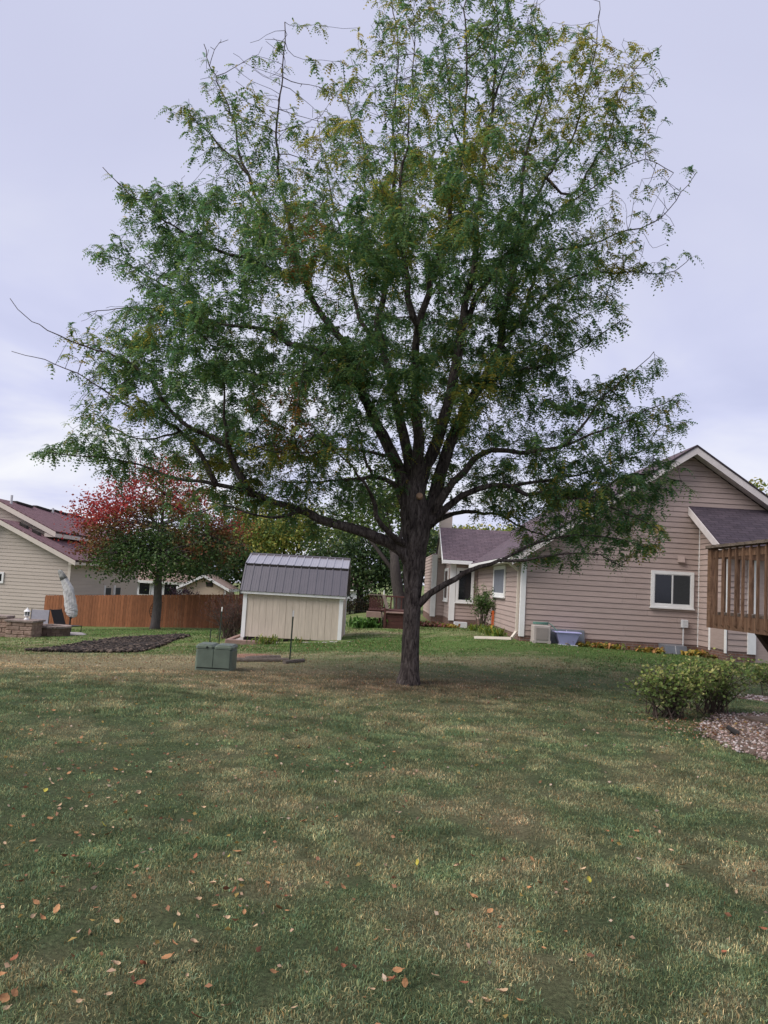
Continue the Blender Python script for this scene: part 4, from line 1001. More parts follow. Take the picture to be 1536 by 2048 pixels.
MB().box(DX + .062, 8.3, DY1 - .04, DY1 - .0005, DZB, DZB + .17).build('rim_joist', M['deck_wood'], dk)
MB().box(DX + .0005, DX + .04, DY0, DY1 - .06, DZT - .15, DZT - .055).build('sub_rail', M['deck_wood'], dk)
MB().box(DX + .062, 8.3, DY1 - .04, DY1 - .0005, DZT - .15, DZT - .055).build('sub_rail', M['deck_wood'], dk)
rg = random.Random(4); n = 60; q = MB()
L_ = [(DX - .055 + rg.uniform(-.006, .008), DY0 + (DY1 + .06 - DY0) * i / n) for i in range(n + 1)]
vs_ = []
for (x0_, yy) in L_:
    jz = rg.uniform(-.004, .004)
    vs_ += [(x0_, yy, DZT - .028), (x0_ + .14, yy, DZT - .028), (x0_ + .14, yy, DZT + .012 + jz), (x0_, yy, DZT + .008 + jz)]
fs_ = [(0, 1, 2, 3), (4 * n + 3, 4 * n + 2, 4 * n + 1, 4 * n)]
for i in range(n):
    for a in range(4): fs_.append((4 * i + a, 4 * i + 4 + a, 4 * i + 4 + (a + 1) % 4, 4 * i + (a + 1) % 4))
q.add(vs_, fs_); q.build('cap_rail', M['deck_grey'], dk)
MB().box(DX + .09, 8.3, DY1 - .08, DY1 + .06, DZT - .026, DZT + .012).build('cap_rail', M['deck_grey'], dk)
yy = DY0
while yy < DY1 - .19:
    MB().box(DX + .045, 8.3, yy + .003, yy + .137, DZB + .173, DZB + .205).build('floor_board', M['deck_grey'], dk); yy += .14
q = MB(); q.hexa([(4.70, 9.2, 1.02), (8.3, 9.2, 1.02), (8.3, 9.32, 1.02), (4.70, 9.32, 1.02), (4.52, 9.2, 1.255), (8.3, 9.2, 1.255), (8.3, 9.32, 1.255), (4.52, 9.32, 1.255)]); q.build('beam', M['deck_dark'], dk)
for yy in np.arange(DY0 + .3, DY1 - .1, .41): MB().box(DX + .042, 8.3, yy, yy + .038, DZB + .02, DZB + .172).build('joist', M['deck_dark'], dk)
MB().box(6.8, 6.94, 9.19, 9.33, -.2, 1.018).build('post', M['deck_wood'], dk)
MB().box(8.1, 8.24, 9.19, 9.33, -.2, 1.018).build('post', M['deck_wood'], dk)
MB().box(6.8, 6.94, 5.9, 6.04, -.2, 1.264).build('post', M['deck_wood'], dk)
ch = thing('deck_chair', 'white framed folding chair standing on the weathered deck', 'chair', (4.95, 9.2, 1.47))
for dx_ in (0, .42):
    MB().tube([(4.85 + dx_, 8.85, 1.47), (4.85 + dx_, 9.45, 2.28)], .014, 6).build('leg', M['trim'], ch)
    MB().tube([(4.87 + dx_, 9.5, 1.47), (4.87 + dx_, 8.95, 1.95)], .014, 6).build('leg', M['metal_dark'], ch)
MB().hexa([(4.86, 8.95, 1.93), (5.27, 8.95, 1.93), (5.27, 9.3, 1.90), (4.86, 9.3, 1.90), (4.86, 8.95, 1.95), (5.27, 8.95, 1.95), (5.27, 9.3, 1.92), (4.86, 9.3, 1.92)]).build('seat', M['metal_dark'], ch)
MB().hexa([(4.86, 9.3, 2.08), (5.27, 9.3, 2.08), (5.27, 9.32, 2.08), (4.86, 9.32, 2.08), (4.86, 9.42, 2.25), (5.27, 9.42, 2.25), (5.27, 9.44, 2.25), (4.86, 9.44, 2.25)]).build('backrest', M['metal_dark'], ch)

# ------------------------------------------------------------------ redwood deck beyond the trunk
rd = thing('redwood_deck', 'low redwood-stained deck with steps and bench beyond the tree trunk', 'deck', (.4, 28, 0))
for k in range(4): MB().bbox(.29, 1.12, 27.4, 27.44, .0 + k * .135, .125 + k * .135, .006).build('skirt_board', M['red_deck'], rd)
MB().bbox(.27, 1.12, 27.33, 27.78, .542, .585, .006).build('step_tread', M['red_deck_pale'], rd)
MB().box(.30, 1.12, 27.445, 29.6, .0, .54).build('platform', M['red_deck'], rd)
for k in range(12): MB().bbox(-.36, 1.12, 27.79 + k * .15, 27.93 + k * .15, .586, .625, .004).build('floor_board', M['red_deck'], rd)
for k in range(9): MB().bbox(-.34 + k * .056, -.34 + k * .056 + .046, 28.05, 28.09, .36, 1.12, .004).build('rail_board', M['red_deck'], rd)
MB().bbox(-.40, .18, 28.0, 28.14, 1.122, 1.165, .006).build('top_rail', M['deck_grey'], rd)
MB().bar((.16, 28.02, 1.14), (.32, 27.42, .66), .10, .05).build('hand_rail', M['deck_grey'], rd)
MB().bbox(.20, .285, 27.36, 27.45, -.05, .70, .006).build('post', M['red_deck'], rd)
MB().bar((.12, 27.95, .60), (.24, 27.44, -.02), .05, .16).build('stringer', M['deck_grey'], rd)
MB().bbox(-.42, .10, 27.35, 27.6, .36, .56, .006).build('bench', M['red_deck_pale'], rd)
MB().box(-.36, -.30, 27.62, 28.0, .40, .55).build('bench_support', M['red_deck'], rd)
MB().box(-.34, -.28, 27.45, 27.51, -.05, .358).build('bench_leg', M['red_deck'], rd)
MB().box(.02, .08, 27.45, 27.51, -.05, .358).build('bench_leg', M['red_deck'], rd)
MB().tube([(.17, 28.06, 1.16), (.17, 28.06, 1.32)], .02, 6).build('finial', M['trim'], rd)
MB().bbox(.18, 1.12, 29.5, 29.58, 1.06, 1.12, .006).build('top_rail', M['red_deck'], rd)
for k in range(4): MB().bbox(.24 + k * .2, .29 + k * .2, 29.52, 29.57, .54, 1.058, .004).build('rail_board', M['red_deck'], rd)

# ------------------------------------------------------------------ things along the house wall
hr = thing('hose_box', 'taupe resin hose box by the white corner board', 'hose box', (4.42, 21.0, .17))
hz = gz(4.4, 20.9) - .02
MB().bbox(4.18, 4.64, 20.78, 21.16, hz + .04, hz + .50, .02).build('cabinet', M['resin'], hr)
MB().bbox(4.25, 4.57, 20.765, 20.785, hz + .12, hz + .44, .006).build('front_panel', M['resin_dark'], hr)
for x0_ in (4.17, 4.57): MB().box(x0_, x0_ + .08, 20.77, 20.84, hz, hz + .10).build('foot', M['resin'], hr)
for x0_ in (4.17, 4.57): MB().box(x0_, x0_ + .08, 21.10, 21.17, hz, hz + .10).build('foot', M['resin'], hr)
hs = MB(); pts = []
for t in np.linspace(0, 3 * 2 * math.pi, 60): pts.append((4.40 + .2 * math.cos(t), 20.97 + .12 * math.sin(t), hz + .52 + .02 * t / 6.28))
pts += [(4.7, 20.95, hz + .52), (4.85, 20.9, hz + .36), (5.02, 20.86, hz + .14), (5.2, 20.8, hz + .02)]
hs.tube(pts, .013, 6); tag(hs.build('garden_hose', M['hose'], None), 'green garden hose coiled on top of the hose box', 'hose')
tb = thing('plastic_tub', 'lavender plastic tub tapering to its base by the house wall', 'tub', (5.1, 20.95, .16))
tz = gz(5.1, 20.9) - .01
q = MB(); q.hexa([(4.92, 20.80, tz + .03), (5.30, 20.80, tz + .03), (5.30, 21.05, tz + .03), (4.92, 21.05, tz + .03), (4.80, 20.72, tz + .34), (5.42, 20.72, tz + .34), (5.42, 21.12, tz + .34), (4.80, 21.12, tz + .34)]); q.build('bowl', M['tub'], tb)
MB().bbox(4.76, 5.46, 20.69, 21.15, tz + .342, tz + .368, .01).build('rim', M['tub'], tb)
MB().box(4.86, 5.38, 20.78, 21.08, tz - .02, tz + .028).build('foot', M['trim'], tb)
for i, x0_ in enumerate((4.72, 7.72)):
    wv = thing('window_well', ('dark grey window well cover behind the lavender tub', 'dark grey window well cover between yellow hostas')[i], 'well cover', (x0_ + .4, 21.1, .1))
    z_ = gz(x0_, 21) - .02
    w_ = (.95, .62)[i]; hq = (.40, .24)[i]
    if i == 0: y0q = 21.16
    else: y0q = 20.80
    MB().hexa([(x0_, y0q, z_), (x0_ + w_, y0q, z_), (x0_ + w_, 21.28, z_), (x0_, 21.28, z_), (x0_ + .02, y0q + .05, z_ + hq), (x0_ + w_ - .02, y0q + .05, z_ + hq), (x0_ + w_, 21.284, z_ + hq + .02), (x0_, 21.284, z_ + hq + .02)]).build('cover', M['well'], wv)
    MB().bar((x0_ + w_ * .5, y0q - .004, z_), (x0_ + w_ * .47, y0q + .046, z_ + hq), .02, .008).build('strut', M['grey_box'], wv)
de = MB(); za = gz(2.8, 22.4)
de.bar((3.72, 21.42, .27), (2.80, 22.2, za + .05), .10, .07); tag(de.build('drain_extension', M['trim_cream'], None), 'cream downspout extension slanting out over the lawn', 'drain pipe')
MB_ = MB(); 
om = thing('orange_marker', 'bright orange upright marker with round holes by the side wall', 'marker', (3.72, 24.6, .1))
oz = gz(3.7, 24.6) - .03; q = MB()
def ring_plate(q, x, y, z, r):
    n = 10; vs_ = []; 
    for yy in (y, y + .02):
        for rad in (r, r * .45):
            for k in range(n): t = 2 * math.pi * k / n; vs_.append((x + rad * .8 * math.cos(t), yy, z + rad * math.sin(t)))
    fs_ = []
    for k in range(n):
        j = (k + 1) % n
        fs_ += [(k, j, n + j, n + k), (2 * n + k, 3 * n + k, 3 * n + j, 2 * n + j), (k, 2 * n + k, 2 * n + j, j), (n + k, n + j, 3 * n + j, 3 * n + k)]
    q.add(vs_, fs_)
for k in range(5): ring_plate(q, 3.64, 24.6, oz + .33 + k * .092, .052)
q.build('holed_strip', M['orange'], om)
MB().bbox(3.59, 3.69, 24.6, 24.62, oz + .15, oz + .278, .004).build('reflector', M['yellow'], om)
MB().bbox(3.60, 3.68, 24.60, 24.62, oz, oz + .148, .004).build('foot', M['orange'], om)
sl_ = MB(); sl_.bar((6.6, 11.05, .01), (5.15, 10.55, .02), .55, .05); tag(sl_.build('splash_slab', M['soil'], None), 'flat grey-brown slab on the pink stones below the deck', 'slab')
sp = thing('garden_spotlight', 'small black garden spotlight among the pink stones', 'spotlight', (4.33, 9.5, .02))
MB().tube([(4.30, 9.5, .10), (4.40, 9.42, .03)], [.025, .035], 8).build('lamp_head', M['metal_dark'], sp)
MB().tube([(4.33, 9.48, -.03), (4.34, 9.47, .075)], .01, 6).build('stem', M['metal_dark'], sp)

# ------------------------------------------------------------------ beds: mulch and river stones
def bed(name, poly, m, h, seed):
    poly = np.array(poly); c = poly.mean(0)
    pts = []
    n = len(poly)
    for i in range(n):
        a, b = poly[i], poly[(i + 1) % n]
        for t in np.linspace(0, 1, 7)[:-1]: pts.append(a + (b - a) * t)
    pts = np.array(pts); pts = pts + (pts - c) * (0.06 * (fbm(pts[:, 0] * 1.3, pts[:, 1] * 1.3, seed) - .5))[:, None]
    rings = [1.0, .93, .8, .6, .4, .2]; V = []
    for r_ in rings:
        p = c + (pts - c) * r_
        z = ground(p[:, 0], p[:, 1]) + .006 + h * min(1, (1 - r_) * 8) * (.5 + fbm(p[:, 0] * 3, p[:, 1] * 3, seed + 2))
        V.append(np.column_stack([p, z]))
    V = np.concatenate(V + [np.array([[c[0], c[1], float(ground(*c)) + h]])]); N_ = len(pts); F_ = []
    mb = MB(); F_ = [(r_ * N_ + i, r_ * N_ + (i + 1) % N_, (r_ + 1) * N_ + (i + 1) % N_, (r_ + 1) * N_ + i) for r_ in range(len(rings) - 1) for i in range(N_)]
    F_ += [((len(rings) - 1) * N_ + i, (len(rings) - 1) * N_ + (i + 1) % N_, len(V) - 1) for i in range(N_)]
    mb.add(V, F_); o = mb.build(name, m, None, True); kind(o, 'structure'); return o
bed('mulch_bed', MULCH, M['mulch'], .06, 60)
bed('gravel_bed', GRAVEL, M['soil'], .012, 63)
bed('gravel_strip', GRAVEL2, M['soil'], .012, 66)

def scatter(poly, n, seed):
    r_ = np.random.default_rng(seed); lo, hi = poly.min(0), poly.max(0); p = r_.uniform(lo - .2, hi + .2, (n * 3, 2)); j = p + r_.normal(0, .06, p.shape); return p[inside(j[:, 0], j[:, 1], poly)][:n]
def pebbles(name, label, poly, n, s0, s1, flat, cols, m, seed, zoff=.0):
    r_ = np.random.default_rng(seed); p = scatter(poly, n, seed); n = len(p)
    base = []
    for k, (rad, z) in enumerate(((.75, -.5), (1, .1), (.6, .8))):
        for i in range(6): t = 2 * math.pi * (i + .5 * k) / 6; base.append((rad * math.cos(t), rad * math.sin(t), z))
    base.append((0, 0, 1.0)); base = np.array(base)
    fac = []
    for k in range(2):
        for i in range(6):
            j = (i + 1) % 6; fac += [(k * 6 + i, k * 6 + j, k * 6 + 6 + i), (k * 6 + j, k * 6 + 6 + j, k * 6 + 6 + i)]
    for i in range(6): fac.append((12 + i, 12 + (i + 1) % 6, 18))
    fac = np.array(fac)
    s = r_.uniform(s0, s1, n); a = r_.uniform(0, 6.28, n); el = r_.uniform(.6, 1.0, n)
    V = base[None] * r_.uniform(.8, 1.2, (n, len(base), 1)) * np.stack([s, s * el, s * flat], 1)[:, None]
    x = V[..., 0] * np.cos(a)[:, None] - V[..., 1] * np.sin(a)[:, None]; y = V[..., 0] * np.sin(a)[:, None] + V[..., 1] * np.cos(a)[:, None]
    tl = r_.normal(0, .25, (n, 2)); z = V[..., 2] + x * tl[:, :1] + y * tl[:, 1:]
    P = np.stack([x + p[:, :1], y + p[:, 1:], z + (ground(p[:, 0], p[:, 1]) + zoff + s * flat * .3)[:, None]], -1).reshape(-1, 3)
    T = (fac[None] + (np.arange(n) * len(base))[:, None, None]).reshape(-1, 3)
    c = np.array(cols)[r_.integers(0, len(cols), n)] * r_.uniform(.8, 1.5, (n, 1))
    o = npmesh(name, P, T, np.repeat(c, len(base), 0), m); kind(o, 'stuff'); tag(o, label, 'stones'); return o
pk = [(.30, .215, .20), (.37, .30, .29), (.22, .155, .14), (.43, .39, .385), (.17, .11, .09), (.09, .06, .048)]
pebbles('river_stones', 'pink and white river stones in the bed below the deck', GRAVEL, 9500, .010, .025, .6, pk, M['stone'], 3, .012)
pebbles('river_stones', 'strip of pink and white river stones beyond the shrubs', GRAVEL2, 1300, .013, .03, .6, pk, M['stone'], 4, .012)
ck = [(.016, .012, .010), (.030, .021, .017), (.055, .040, .032), (.010, .008, .007), (.10, .075, .058)]
o = pebbles('bark_chips', 'dark bark chips covering the mulch bed', MULCH, 5200, .02, .065, .6, ck, M['chip'], 5, .035)
o['category'] = 'mulch'

# ------------------------------------------------------------------ low plants
def strap_plant(name, label, x, y, n, ln, wd, cols, spread=.8, rise=.6, group=None, rx=.2, ry=.15, cat='plant', z=None):
    r_ = np.random.default_rng(abs(hash((round(x, 2), round(y, 2), n))) % 99999)
    z = gz(x, y) - .01 if z is None else z
    a = r_.uniform(0, 6.28, n); D = np.stack([np.cos(a), np.sin(a), np.zeros(n)], 1); S = np.stack([-np.sin(a), np.cos(a), np.zeros(n)], 1)
    L_ = ln * r_.uniform(.6, 1.2, n); w = wd * r_.uniform(.7, 1.2, n); lean = r_.uniform(.3, 1.0, n) * spread
    B = np.stack([x + r_.normal(0, rx * .5, n), y + r_.normal(0, ry * .5, n), np.full(n, z)], 1)
    V = []
    ts = (0, .35, .7, 1.0); ws = (.35, .9, .85, .03)
    for t, q_ in zip(ts, ws):
        c = B + D * (L_ * lean * t * (1 if t < .5 else 1.05))[:, None] + np.array([0, 0, 1.]) * (L_ * (rise * 2.0 * t - rise * 1.25 * t * t * (.5 + lean)))[:, None]
        V += [c - S * (w * q_ / 2)[:, None], c + S * (w * q_ / 2)[:, None]]
    V = np.stack(V, 1).reshape(-1, 3); o = np.arange(n)[:, None] * 8
    T = np.concatenate([o + np.array([[2 * i, 2 * i + 1, 2 * i + 3, 2 * i + 2]]) for i in range(3)], 0)
    V[:, 2] = np.maximum(V[:, 2], z + .005)
    c = np.array(cols)[r_.integers(0, len(cols), n)] * r_.uniform(.75, 1.25, (n, 1))
    ob = npmesh(name, V, T, np.repeat(c, 8, 0), M['leaf']); tag(ob, label, cat, group); return ob
GOLD = [(.42, .30, .05), (.50, .33, .08), (.30, .27, .06), (.16, .19, .05), (.45, .22, .08)]
LIME = [(.12, .20, .04), (.19, .26, .05), (.30, .30, .06), (.08, .15, .03)]
RUSSET = [(.16, .05, .045), (.22, .09, .07), (.10, .04, .035), (.12, .10, .04)]
strap_plant('hosta', 'wide yellow hosta clump just right of the lavender tub', 5.95, 20.95, 170, .26, .085, GOLD, rx=.75, ry=.2)
strap_plant('hosta', 'yellow hosta clump left of the grey window well cover', 7.42, 20.9, 110, .27, .09, GOLD, rx=.4, ry=.2)
strap_plant('hosta', 'yellow hosta clump beneath the grey meter box conduit', 8.55, 20.72, 110, .28, .09, GOLD, rx=.42, ry=.2)
strap_plant('hosta', 'small russet hosta at the foot of the white access panel trim', 8.68, 20.15, 45, .2, .08, [(.35, .2, .06), (.2, .1, .05), (.14, .14, .04)], rx=.2, ry=.2)
for dy_, lb_ in ((22.6, 'lime daylily clump just behind the cream downspout'), (23.8, 'lime daylily clump between the downspout and the orange marker'), (25.3, 'lime daylily clump beneath the side window, beyond the orange marker'), (27.6, 'lime daylily clump beyond the climbing shrub, toward the inside corner')):
    strap_plant('daylily', lb_, 3.5, dy_, 90, .45, .04, LIME, rx=.24, ry=.3)
strap_plant('daylily', 'straggly green daylily in front of the shed base', -2.95, 21.2, 120, .42, .03, LIME + [(.32, .25, .12)], rx=.4, ry=.2)
strap_plant('daylily', 'small green daylily at the gravelly shed corner', -2.1, 21.2, 40, .3, .025, LIME + [(.32, .25, .12)], rx=.3, ry=.15)
strap_plant('coral_bells', 'russet ground plants at the foot of the stepped wing', 1.95, 30.2, 220, .32, .09, RUSSET, rx=.7, ry=.5)
strap_plant('hosta', 'yellow hosta patch at the wing corner beside russet plants', 2.62, 30.3, 150, .26, .09, GOLD, rx=.42, ry=.3)
strap_plant('fern_clump', 'fresh green leafy clump below the redwood bench', -.42, 27.6, 330, .42, .07, [(.09, .20, .04), (.14, .27, .06), (.06, .13, .03)], rx=.6, ry=.4, rise=.85)
strap_plant('fern_clump', 'dark green low plants on the wall left of the lantern', -12.85, 25.9, 260, .35, .06, [(.03, .06, .02), (.05, .09, .03)], rx=.5, ry=.25, rise=.9, z=pz + .3)
cw = MB().box(3.02, 3.52, 30.55, 30.9, -.05, .22); tag(cw.build('well_cover_box', M['far_white'], None), 'white box-shaped cover at the foot of the wing wall', 'well cover')

# ------------------------------------------------------------------ leafy trees and shrubs
def palette(P, cols, rng, lo=.7, hi=1.35):
    return np.array(cols)[rng.integers(0, len(cols), len(P))] * rng.uniform(lo, hi, (len(P), 1))

def leafy_tree(name, label, cat, base, trunk_h, trunk_r, lobes, nclump, nleaf, lsize, colf, seed, bark='bark_bg', clump_r=.42, group=None, lean=(0, 0), shell=.45, droop=.35, limbs=True):
    """trunk, limbs reaching every lobe, and leaves gathered in clumps near the lobes' outside"""
    r_ = np.random.default_rng(seed); x, y = base; z = gz(x, y) - .08
    t = thing(name, label, cat, (x, y, z), group)
    top = Vector((x + lean[0], y + lean[1], z + trunk_h))
    b0 = Vector((x, y, z))
    MB().tube([b0, b0.lerp(top, .08), b0.lerp(top, .35) + Vector((.03, 0, 0)), b0.lerp(top, .7) - Vector((.03, 0, 0)), top], [trunk_r * 1.35, trunk_r * 1.05, trunk_r * .95, trunk_r * .85, trunk_r * .6], 10, wob=.05).build('trunk', M[bark], t, True)
    tot = sum(l[3] * l[4] * l[5] for l in lobes); LP = []; lm = MB()
    for (cx, cy, cz, rx, ry, rz) in lobes:
        w = (rx * ry * rz) / tot; nc = max(4, int(nclump * w))
        d = unit(r_.normal(size=(nc, 3))); rad = (shell + (1 - shell) * r_.random((nc, 1))) ** .8
        C_ = np.array([cx, cy, cz]) + d * rad * np.array([rx, ry, rz]) * r_.uniform(.8, 1.12, (nc, 1))
        if limbs:
            c0 = Vector((cx, cy, cz)); st = b0.lerp(top, random.uniform(.6, 1.0))
            lm.tube([st, st.lerp(c0, .5) + Vector((0, 0, .15 * (c0 - st).length * .3)), c0], [trunk_r * .45, trunk_r * .28, trunk_r * .12], 6)
            for q_ in C_[::3]:
                v = Vector(q_); lm.tube([c0, c0.lerp(v, .5) + Vector((0, 0, .08)), v], [trunk_r * .12, trunk_r * .07, .008], 4, caps=False)
        nl = max(8, int(nleaf / nclump))
        cr = clump_r * r_.uniform(.6, 1.4, (nc, 1, 1))
        LP.append((C_[:, None] + np.clip(r_.normal(size=(nc, nl, 3)), -1.6, 1.6) * cr * np.array([1, 1, .62])).reshape(-1, 3))
    if limbs: lm.build('limbs', M[bark], t, True)
    P = np.concatenate(LP); P = P[P[:, 2] > z + .25]
    V, T = leaf_cloud(P, lsize, r_, .7, droop)
    npmesh('crown', V, T, np.repeat(colf(P, r_), 4, 0), M['leaf'], t)
    return t

# red-topped maple by the cedar fence
def maple_col(P, r_):
    zrel = (P[:, 2] - 1.0) / 5.4; out = np.abs(P[:, 0] + 9.9) / 4.2
    side = np.clip((-9.0 - P[:, 0]) / 4, -.4, .6)
    red = zrel * 1.1 + out * .42 + side * .22 - .44 + .9 * (fbm(P[:, 0] * .6 + P[:, 1] * .3, P[:, 2] * .8, 71) - .5) + r_.normal(0, .07, len(P))
    k = np.clip(red * 2.2, 0, 1)[:, None]
    g = palette(P, [(.055, .11, .034), (.08, .14, .042), (.11, .16, .048), (.04, .08, .03)], r_)
    rd_ = palette(P, [(.40, .04, .045), (.50, .07, .065), (.28, .03, .035), (.36, .085, .05)], r_)
    md = palette(P, [(.16, .085, .025), (.13, .11, .03), (.20, .06, .03)], r_)
    c = g * (1 - k) + rd_ * k; m_ = (np.abs(red - .22) < .14) & (r_.random(len(P)) < .6); c[m_] = md[m_]; return c
mlobes = [(-9.9, 34.4, 2.1, 3.5, 3.0, 1.25), (-10.1, 34.4, 3.5, 3.4, 3.0, 1.5), (-9.9, 34.4, 5.0, 2.5, 2.4, 1.25), (-12.2, 34.3, 3.3, 1.7, 1.7, 1.5), (-13.0, 34.4, 4.1, 1.15, 1.2, .85), (-11.8, 34.3, 4.8, 1.2, 1.3, .8),
          (-7.6, 34.4, 3.0, 1.8, 1.9, 1.5), (-7.0, 34.5, 3.7, 1.0, 1.2, .8), (-10.0, 34.4, 6.15, 1.2, 1.2, .6), (-9.2, 33.0, 2.4, 2.4, 1.4, 1.2), (-11.4, 33.2, 2.2, 2.0, 1.4, 1.1)]
leafy_tree('maple_tree', 'round maple turning red on top, in front of the cedar fence', 'tree', (-9.83, 34.4), 3.2, .2, mlobes, 900, 27000, .125, maple_col, 21, 'bark_pale', .30)

DKG = lambda P, r_: palette(P, [(.03, .062, .026), (.05, .09, .034), (.07, .115, .04), (.09, .135, .044)], r_)
MIDG = lambda P, r_: palette(P, [(.06, .11, .03), (.09, .15, .04), (.12, .18, .045), (.17, .21, .055)], r_)
YELG = lambda P, r_: palette(P, [(.16, .23, .05), (.24, .29, .06), (.33, .33, .07), (.11, .17, .045), (.40, .34, .08)], r_)
leafy_tree('shade_tree', 'tall yellow-green tree rising behind the shed roof', 'tree', (-6.0, 46), 3.4, .2,
           [(-6.0, 46, 3.9, 2.2, 2.0, 1.4), (-4.4, 46, 4.1, 1.8, 1.8, 1.1), (-7.4, 46, 4.4, 1.6, 1.8, 1.2), (-5.4, 46, 5.2, 1.7, 1.7, .9), (-3.0, 46, 3.6, 1.5, 1.5, 1.0)], 230, 7500, .2, YELG, 31, group=None)
leafy_tree('shade_tree', 'dark green tree filling the gap left of the shed', 'tree', (-9.2, 52), 3.0, .22,
           [(-9.2, 52, 2.6, 2.6, 2.4, 2.0), (-10.6, 52, 3.6, 1.8, 1.8, 1.6), (-8.0, 52, 4.0, 1.9, 1.8, 1.6), (-9.3, 52, 5.2, 1.5, 1.5, 1.0)], 230, 8500, .24, DKG, 32)
leafy_tree('shade_tree', 'broad dark green tree drooping low right of the shed', 'tree', (-1.1, 43.2), 2.6, .2,
           [(-1.1, 43.2, 2.1, 2.2, 2.0, 1.5), (-2.6, 43.6, 2.6, 1.5, 1.6, 1.4), (.4, 43.4, 2.6, 1.6, 1.7, 1.5), (-1.0, 43.4, 3.8, 1.9, 1.8, 1.2), (-3.4, 44, 1.6, 1.0, 1.2, 1.0)], 260, 9500, .19, DKG, 33)
leafy_tree('shade_tree', 'mid-green tree behind the locust trunk, its stem leaning over the redwood deck', 'tree', (.92, 30.4), 2.9, .25,
           [(.1, 32, 4.6, 1.6, 1.6, 1.1), (-1.6, 33, 4.3, 1.5, 1.5, .9), (1.2, 33.5, 5.2, 1.4, 1.5, 1.1), (-.4, 33, 5.6, 1.5, 1.5, .9)], 170, 6000, .15, MIDG, 34, 'bark_bg', lean=(-.42, .4))
leafy_tree('shade_tree', 'yellowing treetop showing above the wing roof ridge', 'tree', (6.2, 52), 3.4, .2,
           [(6.2, 52, 4.6, 2.6, 2.0, 1.1), (3.9, 52, 4.5, 1.5, 1.6, .9), (8.4, 52, 4.9, 1.8, 1.6, 1.0)], 150, 5000, .22, YELG, 35)
leafy_tree('shade_tree', 'yellowing treetop behind the right-hand gable slope', 'tree', (24.5, 50), 6.5, .25,
           [(24.5, 50, 8.4, 1.8, 1.8, 1.2), (26.5, 50, 8.2, 1.8, 1.8, 1.4), (25.4, 50, 6.8, 2.2, 2.0, 1.4)], 150, 5000, .22, YELG, 36)
leafy_tree('shade_tree', 'dark green tree far behind the beige shed beyond the fence', 'tree', (-13.5, 60), 3.0, .22,
           [(-13.5, 60, 3.0, 3.0, 2.4, 2.0), (-11, 60, 3.6, 2.2, 2, 1.8), (-16, 60, 3.4, 2.4, 2, 1.8)], 200, 6500, .27, DKG, 37)
leafy_tree('shade_tree', 'pale green tree behind the redwood deck railing', 'tree', (2.0, 46), 3.0, .2,
           [(1.4, 46, 3.4, 2.0, 2, 1.7), (3.0, 46, 3.0, 1.8, 1.8, 1.6), (2.4, 46, 4.6, 1.6, 1.6, 1.0)], 180, 6000, .2, DKG, 38)
PURP = lambda P, r_: palette(P, [(.035, .018, .028), (.05, .025, .035), (.025, .016, .02), (.06, .035, .04)], r_)
leafy_tree('purple_bush', 'dark purple-leaved bush rising behind the cedar fence', 'bush', (-10.1, 40.6), 1.0, .06, [(-10.1, 40.6, .05, 1.0, .9, .75), (-9.6, 40.6, -.2, .8, .7, .6)], 90, 3000, .1, PURP, 41, clump_r=.16)
leafy_tree('hedge', 'clipped dark hedge behind the iron fence in the far gap', 'hedge', (-1.6, 43.0), .4, .05, [(-2.6, 42.6, .15, 1.0, .5, .42), (-1.4, 42.6, .18, 1.0, .5, .42), (-.3, 42.6, .15, .9, .5, .42)], 120, 4200, .1, lambda P, r_: palette(P, [(.05, .045, .02), (.07, .06, .025), (.035, .045, .02), (.09, .06, .03)], r_), 42, clump_r=.15, limbs=False)
leafy_tree('yellow_shrub', 'small bright yellow-green shrub above the far hedge', 'shrub', (-.55, 44.5), .5, .04, [(-.55, 44.5, .5, .42, .4, .45)], 30, 800, .1, lambda P, r_: palette(P, [(.36, .38, .05), (.25, .30, .05)], r_), 43, clump_r=.13)
fi = thing('iron_fence', 'low black iron fence in front of the far hedge', 'fence', (-1.2, 42, -.2))
for k in range(30):
    x_ = -3.0 + k * .125; MB().bar((x_, 41.95, gz(x_, 41.95) - .03), (x_, 41.95, .55), .018).build('picket', M['metal_dark'], fi)
for z_ in (.02, .5): MB().bar((-3.0, 41.95, z_), (.65, 41.95, z_), .02, .025).build('rail', M['metal_dark'], fi)

